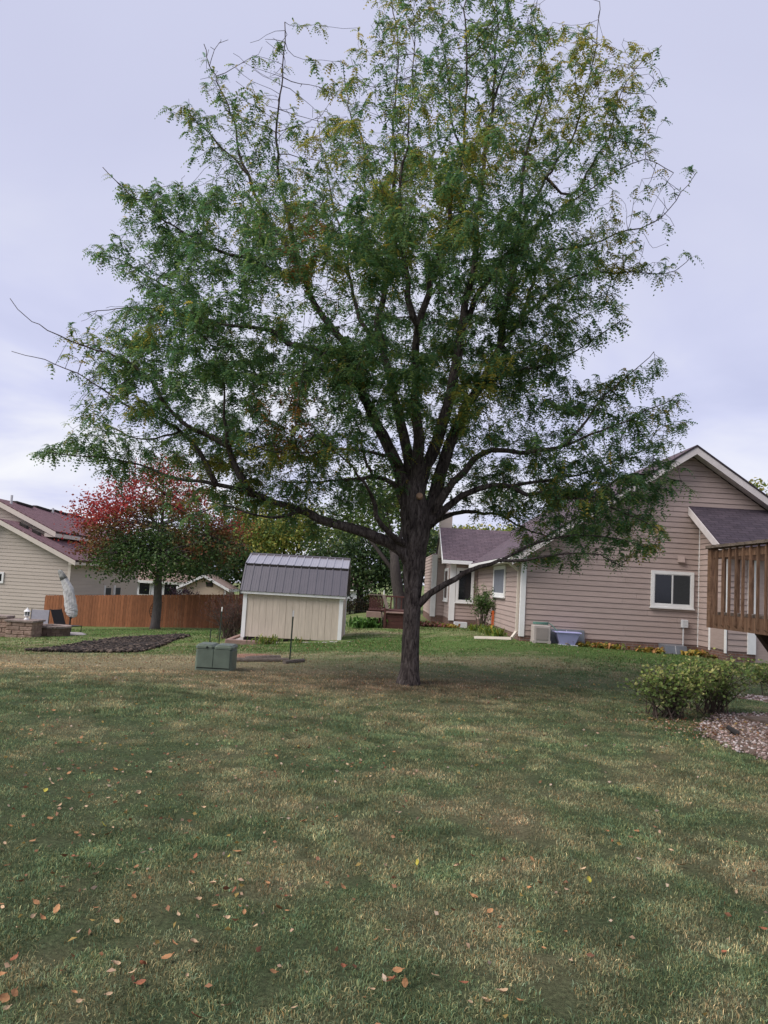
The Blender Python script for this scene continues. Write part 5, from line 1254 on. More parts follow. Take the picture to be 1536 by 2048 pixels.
def far_house(name, label, x0, x1, y0, y1, z0, ze_, zr_, wm, rm, ridge='x', wins=()):
    t = thing(name, label, 'shed' if 'shed' in name else 'house', ((x0 + x1) / 2, (y0 + y1) / 2, z0))
    xm, ym = (x0 + x1) / 2, (y0 + y1) / 2; o_ = .3
    if ridge == 'y':
        MB().add([(x0, y0, z0), (x1, y0, z0), (x1, y0, ze_), (xm, y0, zr_), (x0, y0, ze_), (x0, y1, z0), (x1, y1, z0), (x1, y1, ze_), (xm, y1, zr_), (x0, y1, ze_)],
                 [(0, 1, 2, 3, 4), (9, 8, 7, 6, 5), (0, 5, 6, 1), (1, 6, 7, 2), (4, 9, 5, 0)]).build('wall', wm, t)
        s_ = (zr_ - ze_) / (xm - x0)
        for a in (-1, 1):
            e_ = xm + a * (xm - x0 + o_); zz = ze_ - o_ * s_
            slab('roof', rm, [(e_, y0 - o_, zz + .06), (e_, y1, zz + .06), (xm, y1, zr_ + .06), (xm, y0 - o_, zr_ + .06)], .08, t)
            MB().hexa([(min(e_, xm), y0 - o_ - .03, (zz if e_ < xm else zr_) - .12), (max(e_, xm), y0 - o_ - .03, (zr_ if e_ < xm else zz) - .12), (max(e_, xm), y0 - o_ - .004, (zr_ if e_ < xm else zz) - .12), (min(e_, xm), y0 - o_ - .004, (zz if e_ < xm else zr_) - .12),
                       (min(e_, xm), y0 - o_ - .03, (zz if e_ < xm else zr_) + .05), (max(e_, xm), y0 - o_ - .03, (zr_ if e_ < xm else zz) + .05), (max(e_, xm), y0 - o_ - .004, (zr_ if e_ < xm else zz) + .05), (min(e_, xm), y0 - o_ - .004, (zz if e_ < xm else zr_) + .05)]).build('bargeboard', M['trim'], t)
            MB().box(e_ - .02, e_ + .02, y0 - o_, y1, zz - .12, zz + .04).build('fascia', M['trim'], t)
    else:
        MB().add([(x0, y0, z0), (x0, y1, z0), (x0, y1, ze_), (x0, ym, zr_), (x0, y0, ze_), (x1, y0, z0), (x1, y1, z0), (x1, y1, ze_), (x1, ym, zr_), (x1, y0, ze_)],
                 [(0, 1, 2, 3, 4), (9, 8, 7, 6, 5), (0, 5, 6, 1), (4, 9, 5, 0), (1, 6, 7, 2)]).build('wall', wm, t)
        s_ = (zr_ - ze_) / (ym - y0)
        for a in (-1, 1):
            e_ = ym + a * (ym - y0 + o_); zz = ze_ - o_ * s_
            slab('roof', rm, [(x0 - o_, e_, zz + .06), (x1 + o_, e_, zz + .06), (x1 + o_, ym, zr_ + .06), (x0 - o_, ym, zr_ + .06)], .08, t)
        MB().box(x0 - o_, x1 + o_, y0 - o_ - .04, y0 - o_ + .0, ze_ - .25, ze_ - .05).build('fascia', M['trim'], t)
    for (a, b, c, d) in wins:
        f_ = MB().box(a - .08, b + .08, y0 - .05, y0 - .003, c - .08, d + .08).build('window', M['trim'], t); MB().box(a, b, y0 - .07, y0 - .052, c, d).build('pane', M['glass'], f_)
    return t
fs2 = far_house('far_shed', 'small tan shed with white-edged roof beyond the fence', -12.2, -9.55, 48, 51, -1.4, .75, 1.42, M['far_tan'], M['far_roof'], 'y')
MB().box(-10.75, -10.35, 47.94, 47.997, .75, 1.0).build('gable_vent', M['dark'], fs2)
MB().box(-9.62, -9.50, 47.95, 47.997, -1.3, .7).build('corner_board', M['trim'], fs2)
far_house('far_house', 'distant white house glimpsed under the maple crown', -23.5, -15.2, 62, 70, -2.2, .75, 3.0, M['far_white'], M['far_roof'], 'x', [(-21.6, -20.8, -.4, .5), (-19.2, -18.4, -.4, .5), (-17.2, -16.2, -.4, .5)])
far_house('far_house', 'distant pale house glimpsed right of the shed', -4.6, -.9, 66, 72, -1.5, 1.0, 2.4, M['far_white'], M['far_roof'], 'x', [(-3.9, -3.3, 0, .7)])

# shrubs near the deck
def twig_shrub(name, label, x, y, rx, ry, h, nst, nlf, lsz, colf, seed, stem_r=.009, top_bias=1.0, cat='shrub', sp=1.0):
    r_ = np.random.default_rng(seed); z = gz(x, y) - .03; t = thing(name, label, cat, (x, y, z)); sm = MB(); pts = []
    for k in range(nst):
        a = r_.uniform(0, 6.28); s_ = math.sqrt(r_.random()); bx0 = Vector((x + .22 * rx * r_.normal(), y + .22 * ry * r_.normal(), z))
        tip = Vector((x + rx * s_ * math.cos(a) * sp, y + ry * s_ * math.sin(a) * sp, z + h * (r_.uniform(.62, 1.05)) * (1 - .22 * s_ ** 3)))
        mid = bx0.lerp(tip, .55) + Vector((r_.normal() * .04, r_.normal() * .04, .05))
        sm.tube([bx0, bx0.lerp(mid, .5), mid, tip], [stem_r, stem_r * .85, stem_r * .6, stem_r * .25], 5, caps=False)
        for j in range(4):
            u = r_.uniform(.3, .95); st = bx0.lerp(mid, u / .55) if u < .55 else mid.lerp(tip, (u - .55) / .45)
            e_ = st + Vector((r_.normal() * .14, r_.normal() * .14, abs(r_.normal()) * .12)) * (h / .8)
            sm.tube([st, st.lerp(e_, .5) + Vector((0, 0, .015)), e_], [stem_r * .45, stem_r * .35, stem_r * .15], 4, caps=False)
            for w in np.linspace(.3, 1, 5): pts.append(st.lerp(e_, w))
        for w in np.linspace(.25, 1, 7): pts.append(mid.lerp(tip, w))
    sm.build('stems', M['stems'], t)
    P0 = np.array([tuple(p) for p in pts]); w = np.clip((P0[:, 2] - z) / h, .05, 1) ** top_bias
    idx = r_.choice(len(P0), nlf, p=w / w.sum()); P = P0[idx] + r_.normal(0, .028, (nlf, 3)) * (h / .8); P[:, 2] = np.maximum(P[:, 2], z + .05)
    D = r_.normal(size=(nlf, 3)); D[:, 2] = D[:, 2] * .45 - .1
    V, T = leaf_cloud(P, lsz, r_, .75, .2, D); npmesh('foliage', V, T, np.repeat(colf(P, r_, z, h), 4, 0), M['leaf'], t); return t
def shrub_col(P, r_, z, h):
    k = np.clip((P[:, 2] - z) / h * 1.6 - .5 + r_.normal(0, .2, len(P)), 0, 1)[:, None]
    lo = palette(P, [(.075, .12, .04), (.10, .15, .045), (.14, .19, .06)], r_); hi = palette(P, [(.19, .28, .07), (.28, .35, .09), (.40, .40, .12), (.14, .21, .05), (.48, .46, .18)], r_)
    return lo * (1 - k) + hi * k
twig_shrub('deck_shrub', 'twiggy green shrub turning yellow on top, rooted among fallen leaves', 4.0, 10.55, .62, .5, .76, 40, 2300, .05, shrub_col, 51, top_bias=.6)
twig_shrub('deck_shrub', 'taller green shrub behind it with bare upright shoots, edging the stone bed', 4.82, 11.2, .66, .5, .88, 40, 2000, .052, shrub_col, 52, top_bias=.6)
twig_shrub('deck_shrub', 'green shrub half hidden beneath the deck, beyond the stone strip', 7.05, 13.6, .5, .45, .62, 26, 1200, .06, shrub_col, 53)
twig_shrub('bare_bush', 'leggy red-brown bush nearly bare of leaves against the shed corner', -4.5, 24.2, 1.05, .7, 1.5, 70, 1500, .04, lambda P, r_, z, h: palette(P, [(.12, .045, .045), (.17, .07, .06), (.09, .04, .04)], r_), 54, .012, 1.4)
twig_shrub('topiary_shrub', 'green climbing shrub trained up the taupe wall near the orange marker', 3.55, 26.3, .34, .42, 1.35, 22, 2600, .055, lambda P, r_, z, h: palette(P, [(.05, .10, .03), (.09, .16, .045), (.13, .20, .06)], r_), 55, .012, 3.2, sp=.95)

# limbs as traced polylines in metres from the trunk base: (points, radius at start, radius at end)
LIMBS = [
    ([(0.0,-0.0,-0.03),(0.01,-0.0,0.22),(0.0,0.0,0.7),(-0.0,0.0,1.26),(-0.01,-0.0,1.75),(-0.01,0.0,2.2),(-0.01,-0.0,2.57),(-0.08,0.0,2.98),(-0.13,-0.0,3.27)], 0.138, 0.128),
    ([(-0.03,0.0,2.98),(0.04,0.03,3.4),(0.15,0.06,3.71),(0.28,0.09,3.97),(0.35,0.12,4.28),(0.45,0.15,4.81),(0.55,0.18,5.43),(0.61,0.21,6.01),(0.65,0.24,6.51),(0.75,0.26,6.92),(0.79,0.29,7.5),(0.77,0.32,8.08),(0.84,0.35,8.54),(0.89,0.38,9.4),(0.97,0.41,10.28),(0.98,0.44,11.2),(0.99,0.47,11.85),(0.88,0.5,12.55)], 0.12, 0.012),
    ([(-0.07,0.0,3.1),(-0.04,-0.09,3.55),(-0.05,-0.19,3.95),(-0.13,-0.28,4.59),(-0.17,-0.38,4.97),(-0.18,-0.47,5.44),(-0.18,-0.56,5.74),(-0.11,-0.66,5.93),(-0.05,-0.75,6.22),(0.03,-0.85,6.63),(0.09,-0.94,6.84),(0.21,-1.04,7.21),(0.2,-1.13,7.53),(0.28,-1.22,7.89),(0.34,-1.32,8.28),(0.34,-1.41,8.87),(0.33,-1.51,9.62),(0.23,-1.6,10.36)], 0.11, 0.01),
    ([(-0.19,-0.9,5.63),(-0.27,-0.91,5.75),(-0.36,-0.92,6.01),(-0.39,-0.93,6.33),(-0.46,-0.94,6.64),(-0.55,-0.96,7.2),(-0.58,-0.97,8.02),(-0.51,-0.98,8.52),(-0.49,-0.99,9.26),(-0.48,-1.0,10.19)], 0.055, 0.008),
    ([(-0.13,0.0,3.18),(-0.21,0.11,3.78),(-0.34,0.23,4.27),(-0.52,0.34,4.89),(-0.73,0.46,5.65),(-0.86,0.57,6.18),(-0.77,0.69,6.64),(-0.71,0.8,7.38),(-0.71,0.91,8.09),(-0.74,1.03,8.61),(-0.71,1.14,9.28),(-0.78,1.26,10.08),(-0.78,1.37,11.01),(-0.79,1.49,12.01),(-0.98,1.6,13.03)], 0.1, 0.01),
    ([(-0.74,1.1,8.65),(-1.0,1.22,8.92),(-1.21,1.34,9.46),(-1.43,1.46,10.16),(-1.65,1.58,10.63),(-1.87,1.7,11.79)], 0.03, 0.007),
    ([(-0.77,0.8,5.83),(-1.11,1.03,6.21),(-1.29,1.26,6.71),(-1.44,1.49,7.25),(-1.59,1.71,7.93),(-1.87,1.94,8.83),(-2.13,2.17,9.87),(-2.37,2.4,10.96)], 0.045, 0.007),
    ([(-0.21,-0.0,3.1),(-0.33,-0.04,3.46),(-0.55,-0.07,3.86),(-0.83,-0.11,4.34),(-1.06,-0.14,4.82),(-1.23,-0.18,5.29),(-1.47,-0.21,5.62),(-1.74,-0.25,5.91),(-1.96,-0.28,6.21),(-2.11,-0.32,6.58),(-2.26,-0.35,6.96),(-2.39,-0.39,7.42),(-2.47,-0.42,7.71),(-2.62,-0.46,8.35),(-2.69,-0.49,9.09),(-2.65,-0.53,9.52),(-2.63,-0.56,10.2),(-2.64,-0.6,10.73)], 0.11, 0.008),
    ([(-2.1,-0.4,6.54),(-2.35,-0.31,6.95),(-2.58,-0.22,7.29),(-2.9,-0.14,7.68),(-3.18,-0.05,8.37),(-3.39,0.04,8.79),(-3.54,0.12,9.45),(-3.96,0.21,10.31),(-4.22,0.3,10.95)], 0.05, 0.007),
    ([(-2.14,-0.4,6.44),(-2.58,-0.43,6.56),(-3.04,-0.46,6.74),(-3.47,-0.49,6.83),(-3.79,-0.51,6.95),(-4.37,-0.54,7.26),(-4.93,-0.57,7.62),(-5.44,-0.6,8.04)], 0.045, 0.006),
    ([(-3.21,0.1,8.45),(-3.76,0.17,9.0),(-4.15,0.23,9.39),(-4.63,0.3,9.63)], 0.02, 0.006),
    ([(-1.17,-0.3,5.06),(-1.55,-0.21,5.3),(-2.3,-0.12,5.45),(-2.54,-0.03,5.67),(-3.19,0.06,5.77),(-3.83,0.14,5.89),(-4.12,0.23,6.24),(-4.73,0.32,6.56),(-5.4,0.41,6.94),(-5.92,0.5,7.02)], 0.06, 0.007),
    ([(-3.87,0.3,5.94),(-4.68,0.5,6.1),(-5.34,0.7,6.19),(-6.14,0.9,6.12)], 0.025, 0.006),
    ([(-1.13,-0.3,4.94),(-1.62,-0.6,4.93),(-2.05,-0.9,4.76),(-2.54,-1.2,4.61),(-2.93,-1.5,4.58),(-3.23,-1.8,4.59)], 0.035, 0.007),
    ([(-0.06,0.0,1.95),(-0.21,-0.05,2.15),(-0.44,-0.1,2.25),(-0.82,-0.15,2.39),(-1.25,-0.2,2.47),(-1.78,-0.25,2.64),(-2.3,-0.3,2.79),(-2.63,-0.35,2.89),(-3.04,-0.4,2.98),(-3.49,-0.45,3.02),(-3.91,-0.5,3.06),(-4.43,-0.55,3.23),(-4.98,-0.6,3.31),(-5.43,-0.65,3.3),(-5.86,-0.7,3.33)], 0.115, 0.007),
    ([(-2.69,-0.45,2.9),(-2.86,-0.51,3.16),(-2.98,-0.57,3.38),(-3.06,-0.63,3.6),(-3.46,-0.69,3.75),(-3.79,-0.75,3.92),(-4.09,-0.8,4.23),(-4.29,-0.86,4.52),(-4.77,-0.92,4.83),(-5.34,-0.98,4.98),(-6.15,-1.04,5.31),(-6.45,-1.1,5.6)], 0.055, 0.005),
    ([(-3.24,-0.5,3.0),(-3.54,-0.42,3.5),(-3.89,-0.34,3.84),(-4.35,-0.27,4.05),(-4.78,-0.19,4.2),(-5.29,-0.11,4.51),(-5.6,-0.03,4.68),(-6.02,0.04,4.88),(-6.74,0.12,5.06),(-7.02,0.2,5.14)], 0.045, 0.005),
    ([(-3.03,-0.8,3.57),(-3.02,-0.94,3.8),(-3.08,-1.08,4.14),(-3.07,-1.22,4.48),(-3.2,-1.36,4.91),(-3.45,-1.5,5.15)], 0.03, 0.006),
    ([(-3.9,-0.3,3.85),(-4.56,0.0,3.72),(-5.36,0.3,3.99),(-6.0,0.6,4.15)], 0.02, 0.005),
    ([(-1.9,-0.3,2.68),(-2.16,-0.64,2.52),(-2.5,-0.98,2.51),(-2.96,-1.32,2.6),(-3.3,-1.66,2.4),(-3.58,-2.0,2.56)], 0.03, 0.006),
    ([(-0.16,0.0,2.19),(-0.34,-0.32,2.3),(-0.59,-0.65,2.52),(-0.74,-0.97,2.86),(-0.78,-1.3,2.92),(-0.96,-1.62,3.12),(-1.13,-1.95,3.27),(-1.47,-2.28,3.47),(-1.78,-2.6,3.6)], 0.06, 0.007),
    ([(-0.24,-0.0,2.89),(-0.3,0.23,3.1),(-0.44,0.46,3.31),(-0.78,0.69,3.41),(-1.27,0.91,3.36),(-1.73,1.14,3.35),(-2.3,1.37,3.32),(-2.89,1.6,3.5)], 0.06, 0.007),
    ([(-0.78,0.5,3.38),(-0.95,0.93,3.82),(-1.08,1.35,4.36),(-1.41,1.77,5.01),(-1.66,2.2,5.49)], 0.03, 0.006),
    ([(-0.36,-0.2,3.53),(-0.52,-0.53,3.6),(-0.93,-0.87,3.59),(-1.34,-1.2,3.54),(-1.71,-1.53,3.41),(-2.13,-1.87,3.33),(-2.43,-2.2,3.36)], 0.035, 0.006),
    ([(0.08,0.0,1.27),(0.18,-0.07,1.37),(0.28,-0.15,1.47),(0.49,-0.22,1.62),(0.79,-0.29,1.82),(1.02,-0.36,1.94),(1.32,-0.44,2.04),(1.7,-0.51,2.06),(2.08,-0.58,2.15),(2.44,-0.65,2.23),(2.81,-0.73,2.21),(3.14,-0.8,2.06)], 0.062, 0.008),
    ([(1.33,-0.4,2.04),(1.77,-0.52,2.32),(2.21,-0.64,2.45),(2.72,-0.76,2.51),(3.22,-0.88,2.42),(3.56,-1.0,2.36)], 0.025, 0.006),
    ([(0.18,-0.0,2.54),(0.35,0.2,2.69),(0.5,0.4,2.8),(1.01,0.6,2.9),(1.48,0.8,2.87),(1.92,1.0,2.71),(2.45,1.2,2.6),(3.04,1.4,2.59)], 0.05, 0.007),
    ([(0.2,0.0,2.62),(0.48,-0.05,2.9),(0.71,-0.1,3.1),(0.97,-0.15,3.2),(1.39,-0.2,3.27),(1.74,-0.25,3.16),(2.07,-0.3,3.22),(2.19,-0.35,3.12),(2.65,-0.4,3.12),(2.94,-0.45,3.29),(3.25,-0.5,3.51),(3.69,-0.55,3.53),(4.11,-0.6,3.43)], 0.065, 0.007),
    ([(1.4,-0.1,3.28),(2.09,0.18,3.45),(2.75,0.46,3.64),(3.35,0.74,3.92),(4.06,1.02,4.23),(4.7,1.3,4.5)], 0.035, 0.006),
    ([(2.65,-0.4,3.12),(3.04,-0.67,2.93),(3.35,-0.93,2.77),(3.6,-1.2,2.61)], 0.022, 0.006),
    ([(0.22,0.0,2.75),(0.35,-0.11,2.99),(0.56,-0.22,3.28),(0.83,-0.33,3.64),(1.12,-0.44,3.82),(1.55,-0.55,3.77),(1.92,-0.65,3.81),(2.22,-0.76,3.89),(2.54,-0.87,4.05),(2.89,-0.98,4.17),(3.33,-1.09,4.42),(3.7,-1.2,4.59)], 0.075, 0.007),
    ([(2.21,-0.8,3.88),(2.4,-0.84,4.15),(2.53,-0.88,4.3),(2.76,-0.92,4.68),(3.12,-0.96,5.0),(3.49,-1.0,5.41)], 0.03, 0.005),
    ([(0.15,0.0,2.58),(0.23,0.05,2.92),(0.31,0.11,3.22),(0.38,0.16,3.53),(0.5,0.21,3.93),(0.69,0.26,4.5),(0.93,0.32,4.97),(1.1,0.37,5.3),(1.29,0.42,5.81),(1.38,0.48,6.6),(1.5,0.53,7.05),(1.47,0.58,7.49),(1.54,0.64,7.91),(1.61,0.69,8.94),(1.72,0.74,9.86),(1.93,0.79,10.68),(1.85,0.85,11.7),(1.64,0.9,12.52)], 0.125, 0.008),
    ([(1.32,0.6,5.87),(1.64,0.55,6.32),(1.89,0.5,7.15),(2.13,0.45,7.5),(2.46,0.4,7.61),(3.01,0.35,7.77),(3.42,0.3,7.98),(3.87,0.25,8.09),(4.57,0.2,9.02)], 0.045, 0.005),
    ([(1.62,0.4,6.27),(1.97,0.26,6.59),(2.22,0.11,6.83),(2.46,-0.03,6.94),(2.83,-0.17,6.95),(3.38,-0.31,6.93),(3.81,-0.46,6.85),(4.2,-0.6,7.13)], 0.035, 0.005),
    ([(0.94,0.4,4.99),(1.33,-0.06,5.15),(1.74,-0.52,5.17),(2.11,-0.98,5.22),(2.4,-1.44,5.36),(2.7,-1.9,5.53)], 0.04, 0.006),
    ([(1.12,0.5,5.33),(1.82,0.93,5.91),(2.44,1.35,6.45),(3.0,1.78,6.93),(3.49,2.2,7.41)], 0.03, 0.006),
    ([(0.62,0.3,6.04),(0.88,0.23,6.66),(1.05,0.15,6.87),(1.23,0.08,7.17),(1.4,0.01,7.46),(1.63,-0.06,8.1),(1.88,-0.14,8.57),(2.12,-0.21,8.98),(2.32,-0.28,9.35),(2.41,-0.35,9.95),(2.56,-0.43,10.62),(2.59,-0.5,11.51)], 0.055, 0.006),
    ([(1.88,-0.1,8.59),(2.3,-0.08,8.32),(2.58,-0.07,8.74),(2.93,-0.05,9.41),(3.02,-0.03,9.83),(3.28,-0.02,10.59),(3.83,0.0,11.19)], 0.025, 0.005),
    ([(1.21,0.0,7.13),(1.79,-0.2,7.71),(2.31,-0.4,8.07),(2.82,-0.6,8.42),(3.32,-0.8,8.6),(3.69,-1.0,8.3)], 0.028, 0.006),
    ([(0.85,0.4,8.56),(0.66,0.5,9.0),(0.48,0.6,9.44),(0.29,0.7,9.95),(0.16,0.8,10.97),(-0.02,0.9,12.02)], 0.03, 0.007),
    ([(0.97,0.4,10.27),(1.22,0.53,11.06),(1.42,0.67,11.62),(1.72,0.8,12.28)], 0.025, 0.006),
]
OUTLINE = [(-1.38,12.37),(-1.24,11.35),(-1.7,11.04),(-1.81,10.3),(-2.06,9.82),(-2.38,9.53),(-2.52,10.25),(-2.71,11.12),(-3.33,10.76),(-4.12,10.76),(-4.16,10.15),(-4.47,9.68),(-4.52,9.31),(-4.18,8.79),(-4.31,8.33),(-4.85,8.12),(-5.3,7.83),(-5.39,7.38),(-5.76,6.83),(-5.04,6.35),(-5.18,5.99),(-5.79,5.82),(-6.14,5.5),(-5.78,5.26),(-6.08,4.82),(-5.71,4.42),(-5.82,3.9),(-6.2,3.46),(-6.1,3.3),(-5.53,3.42),(-5.26,3.18),(-4.98,2.78),(-4.15,2.66),(-3.54,2.29),(-2.9,2.49),(-2.23,2.28),(-1.57,2.19),(-1.09,2.43),(-0.6,2.45),(-0.38,2.96),(0.11,2.95),(0.39,2.35),(0.96,2.54),(1.54,2.25),(1.88,2.02),(2.46,1.89),(3.03,1.88),(3.84,2.3),(4.07,2.72),(3.9,3.21),(4.39,3.4),(4.21,3.89),(4.49,4.41),(4.11,4.98),(3.76,5.39),(2.93,5.17),(2.51,5.23),(2.83,5.77),(3.22,6.57),(3.64,7.03),(4.29,7.95),(4.29,8.39),(3.76,8.99),(3.89,10.64),(3.53,11.08),(2.74,11.31),(1.95,11.36),(1.86,12.57)]
GAPS = [(-2.84,6.21,0.36),(-3.1,5.21,0.32),(-2.39,4.61,0.31),(-2.93,4.07,0.28),(-2.41,3.18,0.18),(-1.91,4.89,0.2),(-1.43,6.64,0.15),(0.77,2.94,0.28),(1.65,3.62,0.23),(1.39,4.06,0.18),(-0.94,3.39,0.24),(1.93,5.11,0.2),(-3.54,10.01,0.32),(-2.17,8.91,0.18),(-0.1,8.76,0.16),(-3.6,6.26,0.2),(1.77,7.09,0.12),(-4.37,5.35,0.11),(0.72,2.41,0.24),(2.75,5.5,0.24),(-1.53,4.15,0.15),(-4.24,3.82,0.16),(-2.44,5.37,0.16)]
TINTS = [(1,-2.01,3.87,0.6),(1,-1.81,6.06,0.4),(0,2.85,4.91,0.56),(0,3.7,4.54,0.48),(0,1.95,2.35,0.4),(0,3.59,2.49,0.48),(0,1.1,8.83,0.56),(0,2.04,8.89,0.48),(0,-0.01,8.59,0.65),(0,-1.84,9.2,0.56),(0,-3.45,9.92,0.56),(0,2.74,5.76,0.4),(0,-1.23,4.76,0.32),(0,3.06,9.31,0.4),(0,-5.87,5.26,0.32)]
LEAF_SPOTS = [(-2.03,5.39),(-1.85,5.23),(-1.01,5.21),(-1.78,4.67),(-1.61,4.71),(-1.77,4.48),(-0.96,4.42),(-1.29,4.20),(-1.39,4.22),(-1.45,4.24),(-1.04,4.28),(-1.10,4.12),(-0.88,4.08),(-0.77,4.10),(-0.49,4.14),(-0.64,4.02),(-1.47,3.82),(-1.66,3.80),(-1.40,3.70),(-1.42,3.60),(-1.20,3.68),(-0.71,3.46),(-0.34,3.24),(-0.21,3.26),(-0.67,3.18),(-0.87,3.26),(-0.92,3.02),(-1.01,2.96),(-0.23,3.00),(0.03,3.10),(0.14,3.24),(0.12,3.68),(0.07,3.58),(-1.15,3.18),(-1.48,3.50),(-0.45,4.61),(-0.52,4.65),(-0.41,5.19),(-0.22,5.31),(-0.38,4.00),(-0.58,3.84),(-1.48,3.96),(-1.70,4.00),(-1.50,4.06),(-1.59,4.10),(-1.65,3.70),(-1.52,3.76),(-0.83,3.12),(-1.05,3.02),(-1.28,2.96),(-1.48,5.31),(-1.47,5.47),(-1.57,5.17),(-1.24,5.07),(-1.14,5.35),(-1.10,5.37),(0.65,3.76),(0.96,3.76),(0.92,3.50),(1.18,3.66),(0.82,3.58),(0.14,3.24),(0.19,3.22),(0.06,3.16),(0.32,3.30),(0.44,3.12),(0.50,3.12),(0.63,3.14),(0.64,4.71),(0.80,5.53),(1.27,4.61),(1.14,4.12),(1.32,4.20),(0.89,4.28),(1.62,5.33),(1.91,4.77),(1.97,3.92),(1.66,3.66),(0.58,3.20),(1.94,5.05),(0.43,3.24),(-5.30,11.60),(-4.78,12.99),(-3.21,13.29),(-2.43,7.08),(-1.67,6.67),(-1.71,6.15),(-1.70,6.05),(-1.47,6.33),(-0.86,6.35),(-0.77,6.43),(-0.62,6.17),(-2.03,5.39),(-1.33,5.61),(-1.63,5.63),(0.22,7.40),(-2.10,6.92),(-2.14,6.43),(-2.78,6.98),(-1.99,6.21),(-0.20,5.31),(-0.41,5.21),(3.92,10.09),(4.21,9.67),(3.98,9.31),(3.72,9.06),(3.64,9.61),(3.83,9.53),(3.67,8.70),(3.50,9.16)]
YELLOW_SPOTS = [(-1.32,5.31),(-1.61,4.89),(-0.76,4.48),(1.25,4.43),(-1.49,5.61),(-1.49,5.75)]

# ------------------------------------------------------------------ the honey locust
TX, TY = 0.55, 12.58
locust = thing('honey_locust', 'big spreading honey locust with feathery green foliage and dark trunk', 'tree', (TX, TY, 0))
rng = np.random.default_rng(5)
def resample(pts, step):
    pts = [Vector(p) for p in pts]; n = len(pts); out = []
    for i in range(n - 1):
        p0, p1, p2, p3 = pts[max(i - 1, 0)], pts[i], pts[i + 1], pts[min(i + 2, n - 1)]
        k = max(1, int((p2 - p1).length / step))
        for j in range(k):
            t = j / k
            out.append(0.5 * (2 * p1 + (p2 - p0) * t + (2 * p0 - 5 * p1 + 4 * p2 - p3) * t * t + (3 * p1 - p0 - 3 * p2 + p3) * t ** 3))
    out.append(pts[-1]); return out
NP_, PAR, RAD, ISL = [], [], [], []        # node position, parent, radius, belongs to a traced limb
limb_paths = []
for li, (pts, r0, r1) in enumerate(LIMBS):
    pp = resample(pts, .16)
    if li:                                  # join the limb to the wood it grows from
        d = [(Vector(NP_[i]) - pp[0]).length for i in range(len(NP_))]; par = int(np.argmin(d))
        for i in range(1, len(pp)): pp[i] = pp[i] + Vector((rng.normal() * .012, rng.normal() * .012, rng.normal() * .012))
    else: par = -1
    path = []
    for i, p in enumerate(pp):
        t = i / (len(pp) - 1); r_ = r1 + (r0 - r1) * ((1 - t) ** 1.6 * .92 + .08 * (1 - t) ** 4) if li else r0 + (r1 - r0) * t
        NP_.append((p.x, p.y, p.z)); PAR.append(par); RAD.append(r_); ISL.append(li); par = len(NP_) - 1; path.append(par)
    limb_paths.append(path)
n_limb = len(NP_)
# crown volume: inside the outline, thick in the middle, thin at the rim
OUT = np.array(OUTLINE); lo, hi = OUT.min(0), OUT.max(0)
NA = 11500
c2 = rng.uniform(lo, hi, (NA * 4, 2)); c2 = c2[inside(c2[:, 0], c2[:, 1], OUT)]
seg_a, seg_b = OUT, np.roll(OUT, -1, 0)
def edge_dist(p):
    d = np.full(len(p), 9.0)
    for a, b in zip(seg_a, seg_b):
        ab = b - a; t = np.clip(((p - a) @ ab) / (ab @ ab), 0, 1); d = np.minimum(d, np.linalg.norm(p - a - t[:, None] * ab, axis=1))
    return d
keep = np.ones(len(c2), bool)
for gx_, gz_, gr_ in GAPS: keep &= np.hypot(c2[:, 0] - gx_, c2[:, 1] - gz_) > gr_ * rng.uniform(.7, 1.15, len(c2))
dens = np.where(c2[:, 1] > 8.0, .85, 1.0) * np.where(c2[:, 1] < 4.6, 1.5, .85) * np.where((np.abs(c2[:, 0]) < 3.0) & (c2[:, 1] > 2.9) & (c2[:, 1] < 6.6), 1.7, 1.0) * (.55 + .9 * (fbm(c2[:, 0] * .9, c2[:, 1] * .9, 81) > .47))
keep &= rng.random(len(c2)) < dens
c2 = c2[keep][:NA]
T_ = np.minimum(3.6, edge_dist(c2) * 1.35 + .15)
ATT = np.column_stack([c2[:, 0], rng.uniform(-1, 1, len(c2)) * T_, c2[:, 1]])
ATT = ATT[(np.hypot(ATT[:, 0], ATT[:, 1]) > .55) | (ATT[:, 2] > 5)]
ATT = ATT[~((ATT[:, 2] < 2.75) & (np.hypot(ATT[:, 0] - 0, ATT[:, 1]) < 1.6))]
alive = np.ones(len(ATT), bool)
STEP, KILL, INFL = .17, .26, 2.2
attv = [Vector(a) for a in ATT]
start = [i for i in range(n_limb) if RAD[i] < .075 or (ISL[i] > 0 and NP_[i][2] > 3.2)]
best = np.full(len(ATT), 1e9); bi = np.zeros(len(ATT), int)
frontier = start[:]
nch = {}
